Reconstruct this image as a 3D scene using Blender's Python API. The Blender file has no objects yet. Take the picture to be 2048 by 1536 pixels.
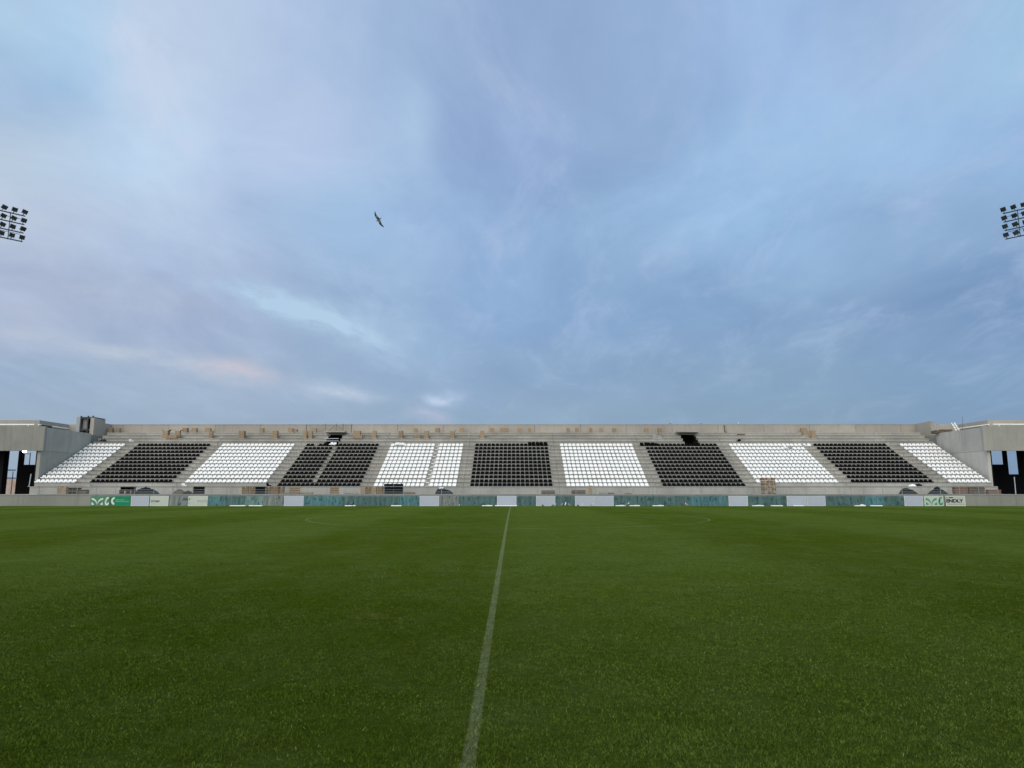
import bpy, bmesh, math, random
import numpy as np
from mathutils import Vector, Matrix
random.seed(7)
rng = np.random.default_rng(11)
R = math.radians
sc = bpy.context.scene
col = sc.collection

# ------------------------------------------------------------------ camera
F = 1420.0                                   # focal length in pixels of a 2048 px wide picture
H = 1.6
PITCH = 8.53
YAW = 0.10
cam_d = bpy.data.cameras.new('camera')
cam = bpy.data.objects.new('camera', cam_d); col.objects.link(cam)
cam_d.sensor_width = 36.0
cam_d.lens = F / 2048 * 36.0
cam_d.clip_end = 6000
cam_d.clip_start = 0.05
cam.location = (0, 0, H)
cam.rotation_euler = (R(90 + PITCH), 0, R(YAW))
sc.camera = cam
CR = cam.rotation_euler.to_matrix()


def at(px, py, Y):
    """world point on the plane y = Y seen at photo pixel (px, py)"""
    d = CR @ Vector(((px - 1024) / F, -(py - 768) / F, -1))
    k = Y / d.y
    return Vector((d.x * k, Y, H + d.z * k))


def xat(px, Y, z):
    """x of a point at depth Y and height z that is seen at photo column px"""
    lo, hi = -300.0, 300.0
    Ri = CR.transposed()
    for _ in range(50):
        m = (lo + hi) / 2
        v = Ri @ Vector((m, Y, z - H))
        if 1024 + F * v.x / -v.z < px: lo = m
        else: hi = m
    return lo


# ------------------------------------------------------------------ view, world, sun
sc.view_settings.view_transform = 'Standard'
sc.view_settings.look = 'None'
sc.view_settings.exposure = 0.72
sc.view_settings.gamma = 1
EXPO = 2 ** 0.72


def lin(c, k=1.0):
    r = []
    for v in c[:3]:
        v = v / 255
        r.append((v / 12.92 if v <= .04045 else ((v + .055) / 1.055) ** 2.4) * k)
    return (*r, 1)


SUN_AZ, SUN_EL = 203.0, 42.0                 # compass degrees, 0 = +Y, clockwise: behind and to the left
world = bpy.data.worlds.new('World'); sc.world = world
world.use_nodes = True
W = world.node_tree; W.nodes.clear()


def wn(t, **k):
    n = W.nodes.new(t)
    for a, b in k.items(): setattr(n, a, b)
    return n


def wm(op, a, b=None, c=None, clamp=False):
    n = wn('ShaderNodeMath', operation=op); n.use_clamp = clamp
    for i, v in enumerate((a, b, c)):
        if v is None: continue
        if isinstance(v, (int, float)): n.inputs[i].default_value = v
        else: W.links.new(v, n.inputs[i])
    return n.outputs[0]


def wmix(f, a, b, bt='MIX'):
    n = wn('ShaderNodeMix', data_type='RGBA', blend_type=bt)
    n.clamp_factor = True
    for s, v in ((0, f), (6, a), (7, b)):
        if isinstance(v, (int, float)): n.inputs[s].default_value = v
        elif isinstance(v, tuple): n.inputs[s].default_value = v
        else: W.links.new(v, n.inputs[s])
    return n.outputs[2]


def comb(x, y, z=0.0):
    n = wn('ShaderNodeCombineXYZ')
    for i, v in enumerate((x, y, z)):
        if isinstance(v, (int, float)): n.inputs[i].default_value = v
        else: W.links.new(v, n.inputs[i])
    return n.outputs[0]


def wnoise(vec, scale, detail=5, rough=.55, dist=0.0):
    n = wn('ShaderNodeTexNoise'); n.inputs['Scale'].default_value = scale
    n.inputs['Detail'].default_value = detail; n.inputs['Roughness'].default_value = rough
    n.inputs['Distortion'].default_value = dist
    W.links.new(vec, n.inputs['Vector'])
    return n


tc = wn('ShaderNodeTexCoord')
sep = wn('ShaderNodeSeparateXYZ'); W.links.new(tc.outputs['Generated'], sep.inputs[0])
dx, dy, dz = sep.outputs
az = wm('ARCTAN2', dx, wm('ADD', wm('ABSOLUTE', dy), 1e-4))
el = wm('DIVIDE', wm('MAXIMUM', dz, 0.0), wm('MAXIMUM', wm('ABSOLUTE', dy), .3))
zz = wm('ADD', wm('MAXIMUM', dz, 0.0), .22)
pl = comb(wm('DIVIDE', dx, zz), wm('DIVIDE', dy, zz), 0.0)          # the cloud deck seen from below
stretch = wn('ShaderNodeMapping'); W.links.new(pl, stretch.inputs[0])
stretch.inputs['Rotation'].default_value = (0, 0, R(14))
stretch.inputs['Scale'].default_value = (1.0, .62, 1)
n_warp = wnoise(stretch.outputs[0], 1.3, 4, .55, .6)
ws = wn('ShaderNodeSeparateXYZ'); W.links.new(n_warp.outputs['Color'], ws.inputs[0])
u = wm('ADD', az, wm('MULTIPLY', wm('SUBTRACT', ws.outputs[0], .5), .20))
v = wm('ADD', el, wm('MULTIPLY', wm('SUBTRACT', ws.outputs[1], .5), .13))
ROWS = [
    (835, [(0, (156, 176, 200)), (500, (154, 174, 200)), (1000, (142, 168, 196)), (1500, (130, 158, 186)), (2048, (120, 150, 184))]),
    (770, [(0, (156, 178, 205)), (450, (160, 180, 206)), (800, (146, 172, 204)), (1100, (136, 164, 198)), (1500, (132, 162, 192)), (2048, (120, 152, 188))]),
    (620, [(0, (174, 186, 212)), (400, (166, 182, 212)), (700, (156, 184, 216)), (1000, (142, 174, 214)), (1300, (136, 168, 206)), (1700, (133, 164, 200)), (2048, (124, 156, 194))]),
    (450, [(0, (192, 204, 224)), (400, (184, 204, 232)), (700, (168, 199, 232)), (950, (150, 180, 220)), (1200, (144, 178, 214)), (1500, (154, 190, 228)), (1750, (142, 174, 212)), (2048, (138, 170, 206))]),
    (300, [(0, (188, 206, 226)), (330, (188, 214, 242)), (600, (192, 210, 240)), (790, (178, 204, 236)), (900, (152, 178, 218)), (1050, (150, 176, 218)), (1250, (150, 178, 216)), (1550, (162, 198, 234)), (1850, (158, 194, 232)), (2048, (150, 186, 226))]),
    (130, [(0, (178, 208, 236)), (200, (176, 210, 240)), (340, (196, 214, 238)), (640, (186, 208, 238)), (760, (168, 194, 228)), (1100, (150, 175, 214)), (1300, (154, 182, 220)), (1550, (168, 198, 238)), (1800, (162, 192, 228)), (2048, (166, 202, 234))]),
]


def uv(px, py):
    d = (CR @ Vector(((px - 1024) / F, -(py - 768) / F, -1))).normalized()
    return math.atan2(d.x, d.y), d.z / d.y


U0, U1 = -0.75, 0.75
un = wm('DIVIDE', wm('SUBTRACT', u, U0), U1 - U0, clamp=True)
cur = None
SKY = .985 / EXPO
prev_v = 0
for k, (py, stops) in enumerate(ROWS):
    cr = wn('ShaderNodeValToRGB'); cr.color_ramp.interpolation = 'EASE'
    W.links.new(un, cr.inputs[0])
    els = cr.color_ramp.elements
    while len(els) > 1: els.remove(els[-1])
    for i, (px, c) in enumerate(stops):
        p = (uv(px, py)[0] - U0) / (U1 - U0)
        e = els[0] if i == 0 else els.new(p)
        e.position = p; e.color = lin(c, SKY)
    vv = uv(1024, py)[1]
    if cur is None: cur = cr.outputs[0]
    else:
        mr = wn('ShaderNodeMapRange', interpolation_type='SMOOTHSTEP')
        W.links.new(v, mr.inputs[0]); mr.inputs[1].default_value = prev_v; mr.inputs[2].default_value = vv
        cur = wmix(mr.outputs[0], cur, cr.outputs[0])
    prev_v = vv


def glow(px0, py0, px1, py1, wid, colour, amount, seed=0.0):
    """a long thin streak of brighter cloud between two directions of the sky"""
    global cur
    (a0, e0), (a1, e1) = uv(px0, py0), uv(px1, py1)
    ca, ce = (a0 + a1) / 2, (e0 + e1) / 2
    L = math.hypot(a1 - a0, e1 - e0) / 2; th = math.atan2(e1 - e0, a1 - a0)
    uu = wm('ADD', az, wm('MULTIPLY', wm('SUBTRACT', ws.outputs[2], .5), .05))
    vv = wm('ADD', el, wm('MULTIPLY', wm('SUBTRACT', ws.outputs[0], .5), .07))
    du = wm('SUBTRACT', uu, ca); dv = wm('SUBTRACT', vv, ce)
    s = wm('ADD', wm('MULTIPLY', du, math.cos(th)), wm('MULTIPLY', dv, math.sin(th)))
    t = wm('SUBTRACT', wm('MULTIPLY', dv, math.cos(th)), wm('MULTIPLY', du, math.sin(th)))
    q = wm('ADD', wm('POWER', wm('ABSOLUTE', wm('DIVIDE', s, L)), 2.5), wm('POWER', wm('ABSOLUTE', wm('DIVIDE', t, wid)), 1.6))
    g = wm('EXPONENT', wm('MULTIPLY', q, -1.0))
    nn = wnoise(comb(wm('MULTIPLY', s, .45), t, seed), 42, 6, .62)
    g = wm('MULTIPLY', g, wm('MULTIPLY', wm('SUBTRACT', nn.outputs['Fac'], .22), amount * 2.2), clamp=True)
    front = wm('GREATER_THAN', dy, 0.0)
    cur = wmix(wm('MULTIPLY', g, front), cur, lin(colour, SKY))


# soft lighter and darker masses and wisps, fading into the haze of the horizon
fade = wn('ShaderNodeMapRange', interpolation_type='SMOOTHSTEP'); W.links.new(el, fade.inputs[0])
fade.inputs[1].default_value = .05; fade.inputs[2].default_value = .30; fade.inputs[3].default_value = .22; fade.inputs[4].default_value = 1
n1 = wnoise(stretch.outputs[0], 2.6, 8, .60, .45)
amp = wm('MULTIPLY', wm('SUBTRACT', n1.outputs['Fac'], .5), .68)
cl = wm('ADD', wm('MULTIPLY', amp, fade.outputs[0]), 1.0)
cur = wmix(1.0, cur, comb(wm('ADD', wm('MULTIPLY', wm('SUBTRACT', cl, 1.0), 1.15), 1.0), cl, wm('ADD', wm('MULTIPLY', wm('SUBTRACT', cl, 1.0), .62), 1.0)), 'MULTIPLY')
st2 = wn('ShaderNodeMapping'); W.links.new(pl, st2.inputs[0])
st2.inputs['Rotation'].default_value = (0, 0, R(-28)); st2.inputs['Scale'].default_value = (1.5, .8, 1); st2.inputs['Location'].default_value = (4, 2, 0)
n2 = wnoise(st2.outputs[0], 3.4, 9, .64, .5)
mr2 = wn('ShaderNodeMapRange', interpolation_type='SMOOTHSTEP'); W.links.new(n2.outputs['Fac'], mr2.inputs[0])
mr2.inputs[1].default_value = .46; mr2.inputs[2].default_value = .74; mr2.inputs[3].default_value = 0; mr2.inputs[4].default_value = .40
cur = wmix(wm('MULTIPLY', mr2.outputs[0], fade.outputs[0]), cur, lin((190, 208, 238), SKY))
# the patches the photograph shows
glow(-60, 645, 560, 768, .018, (194, 204, 220), 1.0, 1.0)
glow(380, 728, 540, 752, .011, (214, 202, 212), 1.0, 2.0)
glow(455, 572, 765, 700, .018, (184, 212, 236), 2.2, 3.0)
glow(600, 778, 760, 800, .010, (194, 208, 228), 1.2, 4.0)
glow(855, 797, 925, 801, .007, (190, 208, 234), 1.6, 5.0)
glow(820, 822, 900, 832, .009, (178, 188, 214), 1.3, 6.0)
glow(80, 560, 380, 600, .022, (184, 194, 214), .8, 7.0)
glow(225, -30, 400, 330, .034, (206, 222, 244), 1.5, 8.0)
glow(1380, 470, 1700, 300, .05, (172, 208, 242), .6, 9.0)
glow(1120, 480, 1900, 130, .03, (168, 204, 242), .55, 10.0)
# the open part of the vault: daylight sky showing through the thin cloud
sky = wn('ShaderNodeTexSky', sky_type='NISHITA'); sky.sun_disc = False
sky.sun_elevation = R(SUN_EL); sky.sun_rotation = R(SUN_AZ)
sky.air_density = 1.0; sky.dust_density = 2.0
skb = wmix(1.0, sky.outputs[0], (.07, .07, .07, 1), 'MULTIPLY')
cur = wmix(.12, cur, skb)
# the sky behind the viewer is made brighter and warmer, added fill for the side walls
bk = wn('ShaderNodeMapRange', interpolation_type='SMOOTHSTEP'); W.links.new(dy, bk.inputs[0])
bk.inputs[1].default_value = .15; bk.inputs[2].default_value = -.8; bk.inputs[3].default_value = 0; bk.inputs[4].default_value = 1
cur = wmix(bk.outputs[0], cur, wmix(1.0, cur, (2.1, 1.75, 1.35, 1), 'MULTIPLY'))
# below the horizon
bel = wm('LESS_THAN', dz, -0.002)
cur = wmix(bel, cur, lin((120, 120, 112), .5))
bg = wn('ShaderNodeBackground'); W.links.new(cur, bg.inputs[0]); bg.inputs[1].default_value = 1.0
wo = wn('ShaderNodeOutputWorld'); W.links.new(bg.outputs[0], wo.inputs[0])

sun_d = bpy.data.lights.new('sun', 'SUN'); sun_d.energy = 1.25; sun_d.angle = R(95); sun_d.color = (1, .95, .87)
sun = bpy.data.objects.new('sun', sun_d); col.objects.link(sun)
a = R(SUN_AZ)
to_sun = Vector((math.sin(a) * math.cos(R(SUN_EL)), math.cos(a) * math.cos(R(SUN_EL)), math.sin(R(SUN_EL))))
sun.rotation_euler = to_sun.to_track_quat('Z', 'Y').to_euler()
sun.location = to_sun * 200


# ------------------------------------------------------------------ materials
class Mat:
    def __init__(s, name, rough=.8, spec=.3):
        s.m = bpy.data.materials.new(name); s.m.use_nodes = True
        s.t = s.m.node_tree; s.b = s.t.nodes['Principled BSDF']
        s.b.inputs['Roughness'].default_value = rough
        s.b.inputs['Specular IOR Level'].default_value = spec

    def n(s, t, **k):
        x = s.t.nodes.new(t)
        for a_, b_ in k.items(): setattr(x, a_, b_)
        return x

    def link(s, a_, b_): s.t.links.new(a_, b_)

    def math(s, op, a_, b_=None, clamp=False):
        x = s.n('ShaderNodeMath', operation=op); x.use_clamp = clamp
        for i, v_ in enumerate((a_, b_)):
            if v_ is None: continue
            if isinstance(v_, (int, float)): x.inputs[i].default_value = v_
            else: s.link(v_, x.inputs[i])
        return x.outputs[0]

    def coord(s, kind='Object', scale=(1, 1, 1), world_pos=False):
        if world_pos: o = s.n('ShaderNodeNewGeometry').outputs['Position']
        else: o = s.n('ShaderNodeTexCoord').outputs[kind]
        mp = s.n('ShaderNodeMapping'); mp.inputs['Scale'].default_value = scale
        s.link(o, mp.inputs[0])
        return mp.outputs[0]

    def noise(s, vec, scale, detail=5, rough=.6, lo=.3, hi=.7, dist=0):
        x = s.n('ShaderNodeTexNoise'); x.inputs['Scale'].default_value = scale
        x.inputs['Detail'].default_value = detail; x.inputs['Roughness'].default_value = rough
        x.inputs['Distortion'].default_value = dist
        s.link(vec, x.inputs['Vector'])
        r = s.n('ShaderNodeMapRange'); r.inputs[1].default_value = lo; r.inputs[2].default_value = hi
        s.link(x.outputs['Fac'], r.inputs[0])
        return r.outputs[0]

    def mix(s, f, a_, b_, bt='MIX'):
        x = s.n('ShaderNodeMix', data_type='RGBA', blend_type=bt)
        for i, v_ in ((0, f), (6, a_), (7, b_)):
            if isinstance(v_, (int, float)): x.inputs[i].default_value = v_
            elif isinstance(v_, tuple): x.inputs[i].default_value = v_ if len(v_) == 4 else (*v_, 1)
            else: s.link(v_, x.inputs[i])
        return x.outputs[2]

    def base(s, c):
        if isinstance(c, tuple): s.b.inputs['Base Color'].default_value = c if len(c) == 4 else (*c, 1)
        else: s.link(c, s.b.inputs['Base Color'])

    def bump(s, h, strength=.3, dist=.02):
        x = s.n('ShaderNodeBump'); x.inputs['Strength'].default_value = strength; x.inputs['Distance'].default_value = dist
        s.link(h, x.inputs['Height']); s.link(x.outputs[0], s.b.inputs['Normal'])

    def rnd(s): return s.n('ShaderNodeObjectInfo').outputs['Random']


def concrete(name, c, var=.25, warm=(.42, .35, .27), streak=True):
    m = Mat(name, .88, .2)
    p = m.coord(world_pos=True)
    big = m.noise(p, .35, 6, .6, .35, .68)
    fine = m.noise(p, 3.2, 8, .7, .3, .7)
    k = m.mix(big, tuple(v_ * (1 - var) for v_ in c), tuple(v_ * (1 + var * .6) for v_ in c))
    k = m.mix(m.math('MULTIPLY', fine, .35), k, tuple(v_ * (1 - var * 1.3) for v_ in c))
    stain = m.noise(m.coord(world_pos=True, scale=(1, 1, .35)), .8, 5, .6, .55, .75)
    k = m.mix(m.math('MULTIPLY', stain, .6), k, warm)
    if streak:
        s2 = m.noise(m.coord(world_pos=True, scale=(1, 1, .06)), 2.6, 6, .65, .52, .8)
        k = m.mix(m.math('MULTIPLY', s2, .65), k, tuple(v_ * .55 for v_ in c))
    rv = m.math('ADD', m.math('MULTIPLY', m.rnd(), .16), .92)
    k = m.mix(1.0, k, m.n('ShaderNodeCombineColor').outputs[0], 'MULTIPLY') if False else k
    hs = m.n('ShaderNodeHueSaturation'); m.link(rv, hs.inputs['Value']); m.link(k, hs.inputs['Color'])
    m.base(hs.outputs[0])
    m.bump(fine, .35, .01)
    return m.m


def plain(name, c, rough=.6, spec=.4, var=.12, scale=6, metal=0, world_pos=False, rnd=0.0):
    m = Mat(name, rough, spec); m.b.inputs['Metallic'].default_value = metal
    f = m.noise(m.coord(world_pos=world_pos), scale, 5, .6)
    k = m.mix(f, tuple(v_ * (1 - var) for v_ in c), tuple(min(1, v_ * (1 + var)) for v_ in c))
    if rnd:
        hs = m.n('ShaderNodeHueSaturation'); m.link(k, hs.inputs['Color'])
        m.link(m.math('ADD', m.math('MULTIPLY', m.rnd(), rnd), 1 - rnd / 2), hs.inputs['Value'])
        k = hs.outputs[0]
    m.base(k)
    return m.m


M = {}
M['terrace'] = concrete('terrace_concrete', (.385, .372, .342), .22, (.36, .32, .27))
M['wall'] = concrete('parapet_concrete', (.375, .34, .30), .14, (.42, .35, .27))
M['side_light'] = concrete('pale_panel_concrete', (.355, .345, .31), .15, (.40, .36, .30))
M['side_pale'] = concrete('brightened_side_concrete', (.44, .43, .40), .15, (.46, .42, .36))  # lighter copy for the side wall, brightness put into its colour
M['side'] = concrete('panel_concrete', (.27, .265, .245), .16, (.32, .29, .25))
M['lowwall'] = concrete('wall_concrete', (.245, .248, .222), .12, (.26, .245, .21))
M['dark'] = plain('dark_interior_shade', (.012, .012, .014), .9, .1)  # near-black base colour carries the shade of unlit interiors
M['darksteel'] = plain('dark_steel', (.03, .033, .04), .5, .4)
M['steel'] = plain('galvanised_steel', (.42, .44, .46), .45, .5, .15, 9, .35)
M['railm'] = plain('railing_steel', (.26, .29, .30), .5, .5, .2, 9, .2)
M['white_seat'] = plain('white_seat_plastic', (.76, .76, .765), .5, .2, .05, 3)
M['black_seat'] = plain('black_seat_plastic', (.004, .0043, .005), .7, .03, .2, 3)
M['card'] = plain('cardboard', (.27, .20, .135), .85, .15, .18, 5, rnd=.35)
M['crate'] = plain('brown_crate', (.17, .115, .07), .85, .15, .3, 5, rnd=.3)
M['tape'] = plain('packing_tape', (.34, .28, .2), .4, .4)
M['wood'] = plain('pallet_wood', (.28, .21, .14), .85, .2, .25, 7, rnd=.3)
M['oldwood'] = plain('weathered_wood', (.11, .085, .065), .85, .2, .35, 7, rnd=.3)
M['blackwood'] = plain('dark_pallet_plastic', (.008, .009, .010), .85, .03)
M['tarp'] = plain('dark_tarpaulin', (.010, .013, .018), .65, .12, .5, 2)
M['tarpgrey'] = plain('grey_sheeting', (.22, .22, .22), .5, .4, .2, 3)
M['whitebag'] = plain('white_sheeting', (.8, .8, .78), .5, .4, .05, 3)
M['planks_white'] = plain('white_strip', (.82, .84, .8), .5, .4, .06, 3)
M['brick'] = plain('brick_rubble', (.17, .105, .08), .9, .2, .4, 12)
M['pinkwall'] = plain('far_masonry', (.42, .33, .29), .9, .2, .15, 1, world_pos=True)
M['white_board'] = plain('white_board', (.395, .43, .515), .5, .3, .05, 1.2, rnd=.08)
M['cream_board'] = plain('cream_board', (.46, .49, .44), .5, .3, .06, 1.2)
M['ink'] = plain('black_ink', (.015, .015, .02), .6, .3)
M['greyink'] = plain('grey_ink', (.18, .2, .19), .6, .3)
M['logo_green'] = plain('green_logo_ink', (.015, .25, .14), .5, .3, .15, 4)
M['emerald'] = plain('emerald_board', (.0, .20, .10), .5, .3, .12, 1.5)
M['fade_green'] = plain('faded_green_board', (.07, .21, .14), .6, .3, .25, 2.5)
M['logo_white'] = plain('white_logo_ink', (.62, .68, .60), .5, .3, .12, 3)
M['pale_green'] = plain('pale_green_ink', (.16, .42, .29), .5, .3, .1)
M['feather_white'] = plain('white_feathers', (.75, .75, .74), .8, .2, .05)
M['feather_dark'] = plain('dark_feathers', (.03, .03, .035), .8, .2)
M['feather_grey'] = plain('grey_feathers', (.09, .10, .085), .8, .2, .3)


def teal(name, c, pale=0.0):
    m = Mat(name, .6, .3)
    rn = m.rnd()
    cx = m.n('ShaderNodeCombineXYZ'); m.link(m.math('MULTIPLY', rn, 90), cx.inputs[0])
    va = m.n('ShaderNodeVectorMath', operation='ADD'); m.link(m.coord(), va.inputs[0]); m.link(cx.outputs[0], va.inputs[1])
    mp = m.n('ShaderNodeMapping'); mp.inputs['Scale'].default_value = (1, 1, .14); m.link(va.outputs[0], mp.inputs[0])
    mp2 = m.n('ShaderNodeMapping'); mp2.inputs['Scale'].default_value = (1, 1, .5); m.link(va.outputs[0], mp2.inputs[0])
    f = m.noise(mp.outputs[0], 4.0, 4, .6, .36, .66)
    k = m.mix(f, tuple(v_ * .72 for v_ in c), tuple(v_ * 1.3 for v_ in c))
    # narrow dark streaks
    wv = m.noise(mp2.outputs[0], 4.6, 1, .4, .60, .645)
    k = m.mix(m.math('MULTIPLY', wv, .8), k, (.012, .05, .06))
    g = m.noise(va.outputs[0], 1.3, 3, .6, .5, .75)
    k = m.mix(m.math('MULTIPLY', g, .3 + pale), k, (.17, .23, .23))
    m.base(k)
    return m.m


M['teal'] = teal('teal_cloth', (.062, .122, .122))
M['teal_pale'] = teal('pale_teal_cloth', (.13, .21, .20), .1)
M['teal_bright'] = teal('bright_teal_cloth', (.068, .165, .185), .0)
M['greyblue'] = teal('grey_blue_cloth', (.17, .19, .185), .1)

# grass: one colour recipe for the turf sheet and for its blades
LINE_X = -0.25


def grass_mat(name, blades):
    m = Mat(name, .9, .0)
    p = m.coord(world_pos=True)
    sx = m.n('ShaderNodeSeparateXYZ'); m.link(p, sx.inputs[0])
    X, Y = sx.outputs[0], sx.outputs[1]
    # mowing stripes 5.5 m wide, running away from the touchline, with soft uneven edges
    wob = m.math('MULTIPLY', m.noise(p, .5, 3, .5, 0, 1), .7)
    ph = m.math('DIVIDE', m.math('ADD', m.math('SUBTRACT', X, LINE_X + .35), wob), 5.5)
    tri = m.math('SINE', m.math('MULTIPLY', ph, math.pi))
    st = m.math('ADD', m.math('MULTIPLY', tri, 1.6), .5, clamp=True)
    dark, light = (.063, .093, .0080), (.086, .123, .018)
    k = m.mix(st, dark, light)
    # cross bands parallel with the touchline, fainter
    cb = m.math('ADD', m.math('MULTIPLY', m.math('SINE', m.math('MULTIPLY', Y, math.pi / 5.6)), .5), .5)
    k = m.mix(m.math('MULTIPLY', cb, .25), k, (.092, .138, .028))
    big = m.noise(p, .22, 5, .6, .35, .7)
    k = m.mix(m.math('MULTIPLY', big, .38), k, (.054, .080, .008))
    mid = m.noise(m.coord(world_pos=True, scale=(1, .75, 1)), 1.3, 7, .72, .42, .72)
    k = m.mix(m.math('MULTIPLY', mid, .55), k, (.108, .142, .040))
    mid2 = m.noise(m.coord(world_pos=True, scale=(.8, 1, 1)), 2.9, 7, .75, .48, .74)
    k = m.mix(m.math('MULTIPLY', mid2, .5), k, (.050, .074, .007))
    dry = m.noise(m.coord(world_pos=True, scale=(.55, 1, 1)), .8, 6, .68, .62, .74)
    k = m.mix(m.math('MULTIPLY', dry, .5), k, (.19, .18, .07))
    if blades:
        tuft = m.noise(m.coord(world_pos=True, scale=(.8, 1, 1)), 15, 4, .7, .34, .66)
        k = m.mix(1.0, k, m.mix(tuft, (.72, .74, .66), (1.42, 1.40, 1.36)), 'MULTIPLY')
        g = m.n('ShaderNodeNewGeometry').outputs['Random Per Island']
        k = m.mix(g, m.mix(1.0, k, (.40, .44, .30), 'MULTIPLY'), m.mix(1.0, k, (1.22, 1.26, 1.2), 'MULTIPLY'))
        pale = m.math('GREATER_THAN', g, .995)
        k = m.mix(m.math('MULTIPLY', pale, .8), k, (.26, .27, .13))
    else:
        sp = m.noise(m.coord(world_pos=True, scale=(.8, 1, 1)), 13, 9, .82, .30, .70)
        k = m.mix(1.0, k, m.mix(sp, (.55, .58, .5), (1.42, 1.40, 1.45)), 'MULTIPLY')
        m.bump(m.noise(p, 22, 6, .8), .9, .03)
        # where the blades stand as geometry its colour is darkened as painted shade between them
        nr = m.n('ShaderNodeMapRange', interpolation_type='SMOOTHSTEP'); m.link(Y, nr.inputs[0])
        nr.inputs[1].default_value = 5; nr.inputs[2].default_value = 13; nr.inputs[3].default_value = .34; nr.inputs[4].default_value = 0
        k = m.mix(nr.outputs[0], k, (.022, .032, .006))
    # worn white paint of the halfway line and centre circle
    dl = m.math('ABSOLUTE', m.math('SUBTRACT', X, LINE_X))
    e = m.math('SUBTRACT', .060, m.math('ADD', dl, m.math('MULTIPLY', m.noise(p, 34, 3, .7, 0, 1), .030)))
    on = m.math('MULTIPLY', e, 90, clamp=True)
    dc = m.n('ShaderNodeVectorMath', operation='LENGTH')
    sv = m.n('ShaderNodeVectorMath', operation='SUBTRACT'); m.link(p, sv.inputs[0]); sv.inputs[1].default_value = (LINE_X, 34, .33)
    m.link(sv.outputs[0], dc.inputs[0])
    ec = m.math('SUBTRACT', .06, m.math('ABSOLUTE', m.math('SUBTRACT', dc.outputs['Value'], 9.15)))
    on2 = m.math('MULTIPLY', m.math('MULTIPLY', ec, 60, clamp=True), m.noise(p, .35, 3, .6, .36, .56))
    on = m.math('MAXIMUM', on, on2)
    worn = m.noise(p, 12, 6, .8, .30, .66)
    if blades: on = m.math('MULTIPLY', on, m.math('LESS_THAN', m.math('FRACT', m.math('MULTIPLY', g, 37.0)), .62))
    amt = m.math('MULTIPLY', on, m.math('ADD', m.math('MULTIPLY', worn, .42), .06))
    k = m.mix(amt, k, (.34, .36, .23))
    m.base(k)
    return m.m


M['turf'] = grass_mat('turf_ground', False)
M['blade'] = grass_mat('grass_blades', True)
M['earth'] = plain('bare_earth', (.16, .14, .10), .95, .1, .2, .05, world_pos=True)


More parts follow.
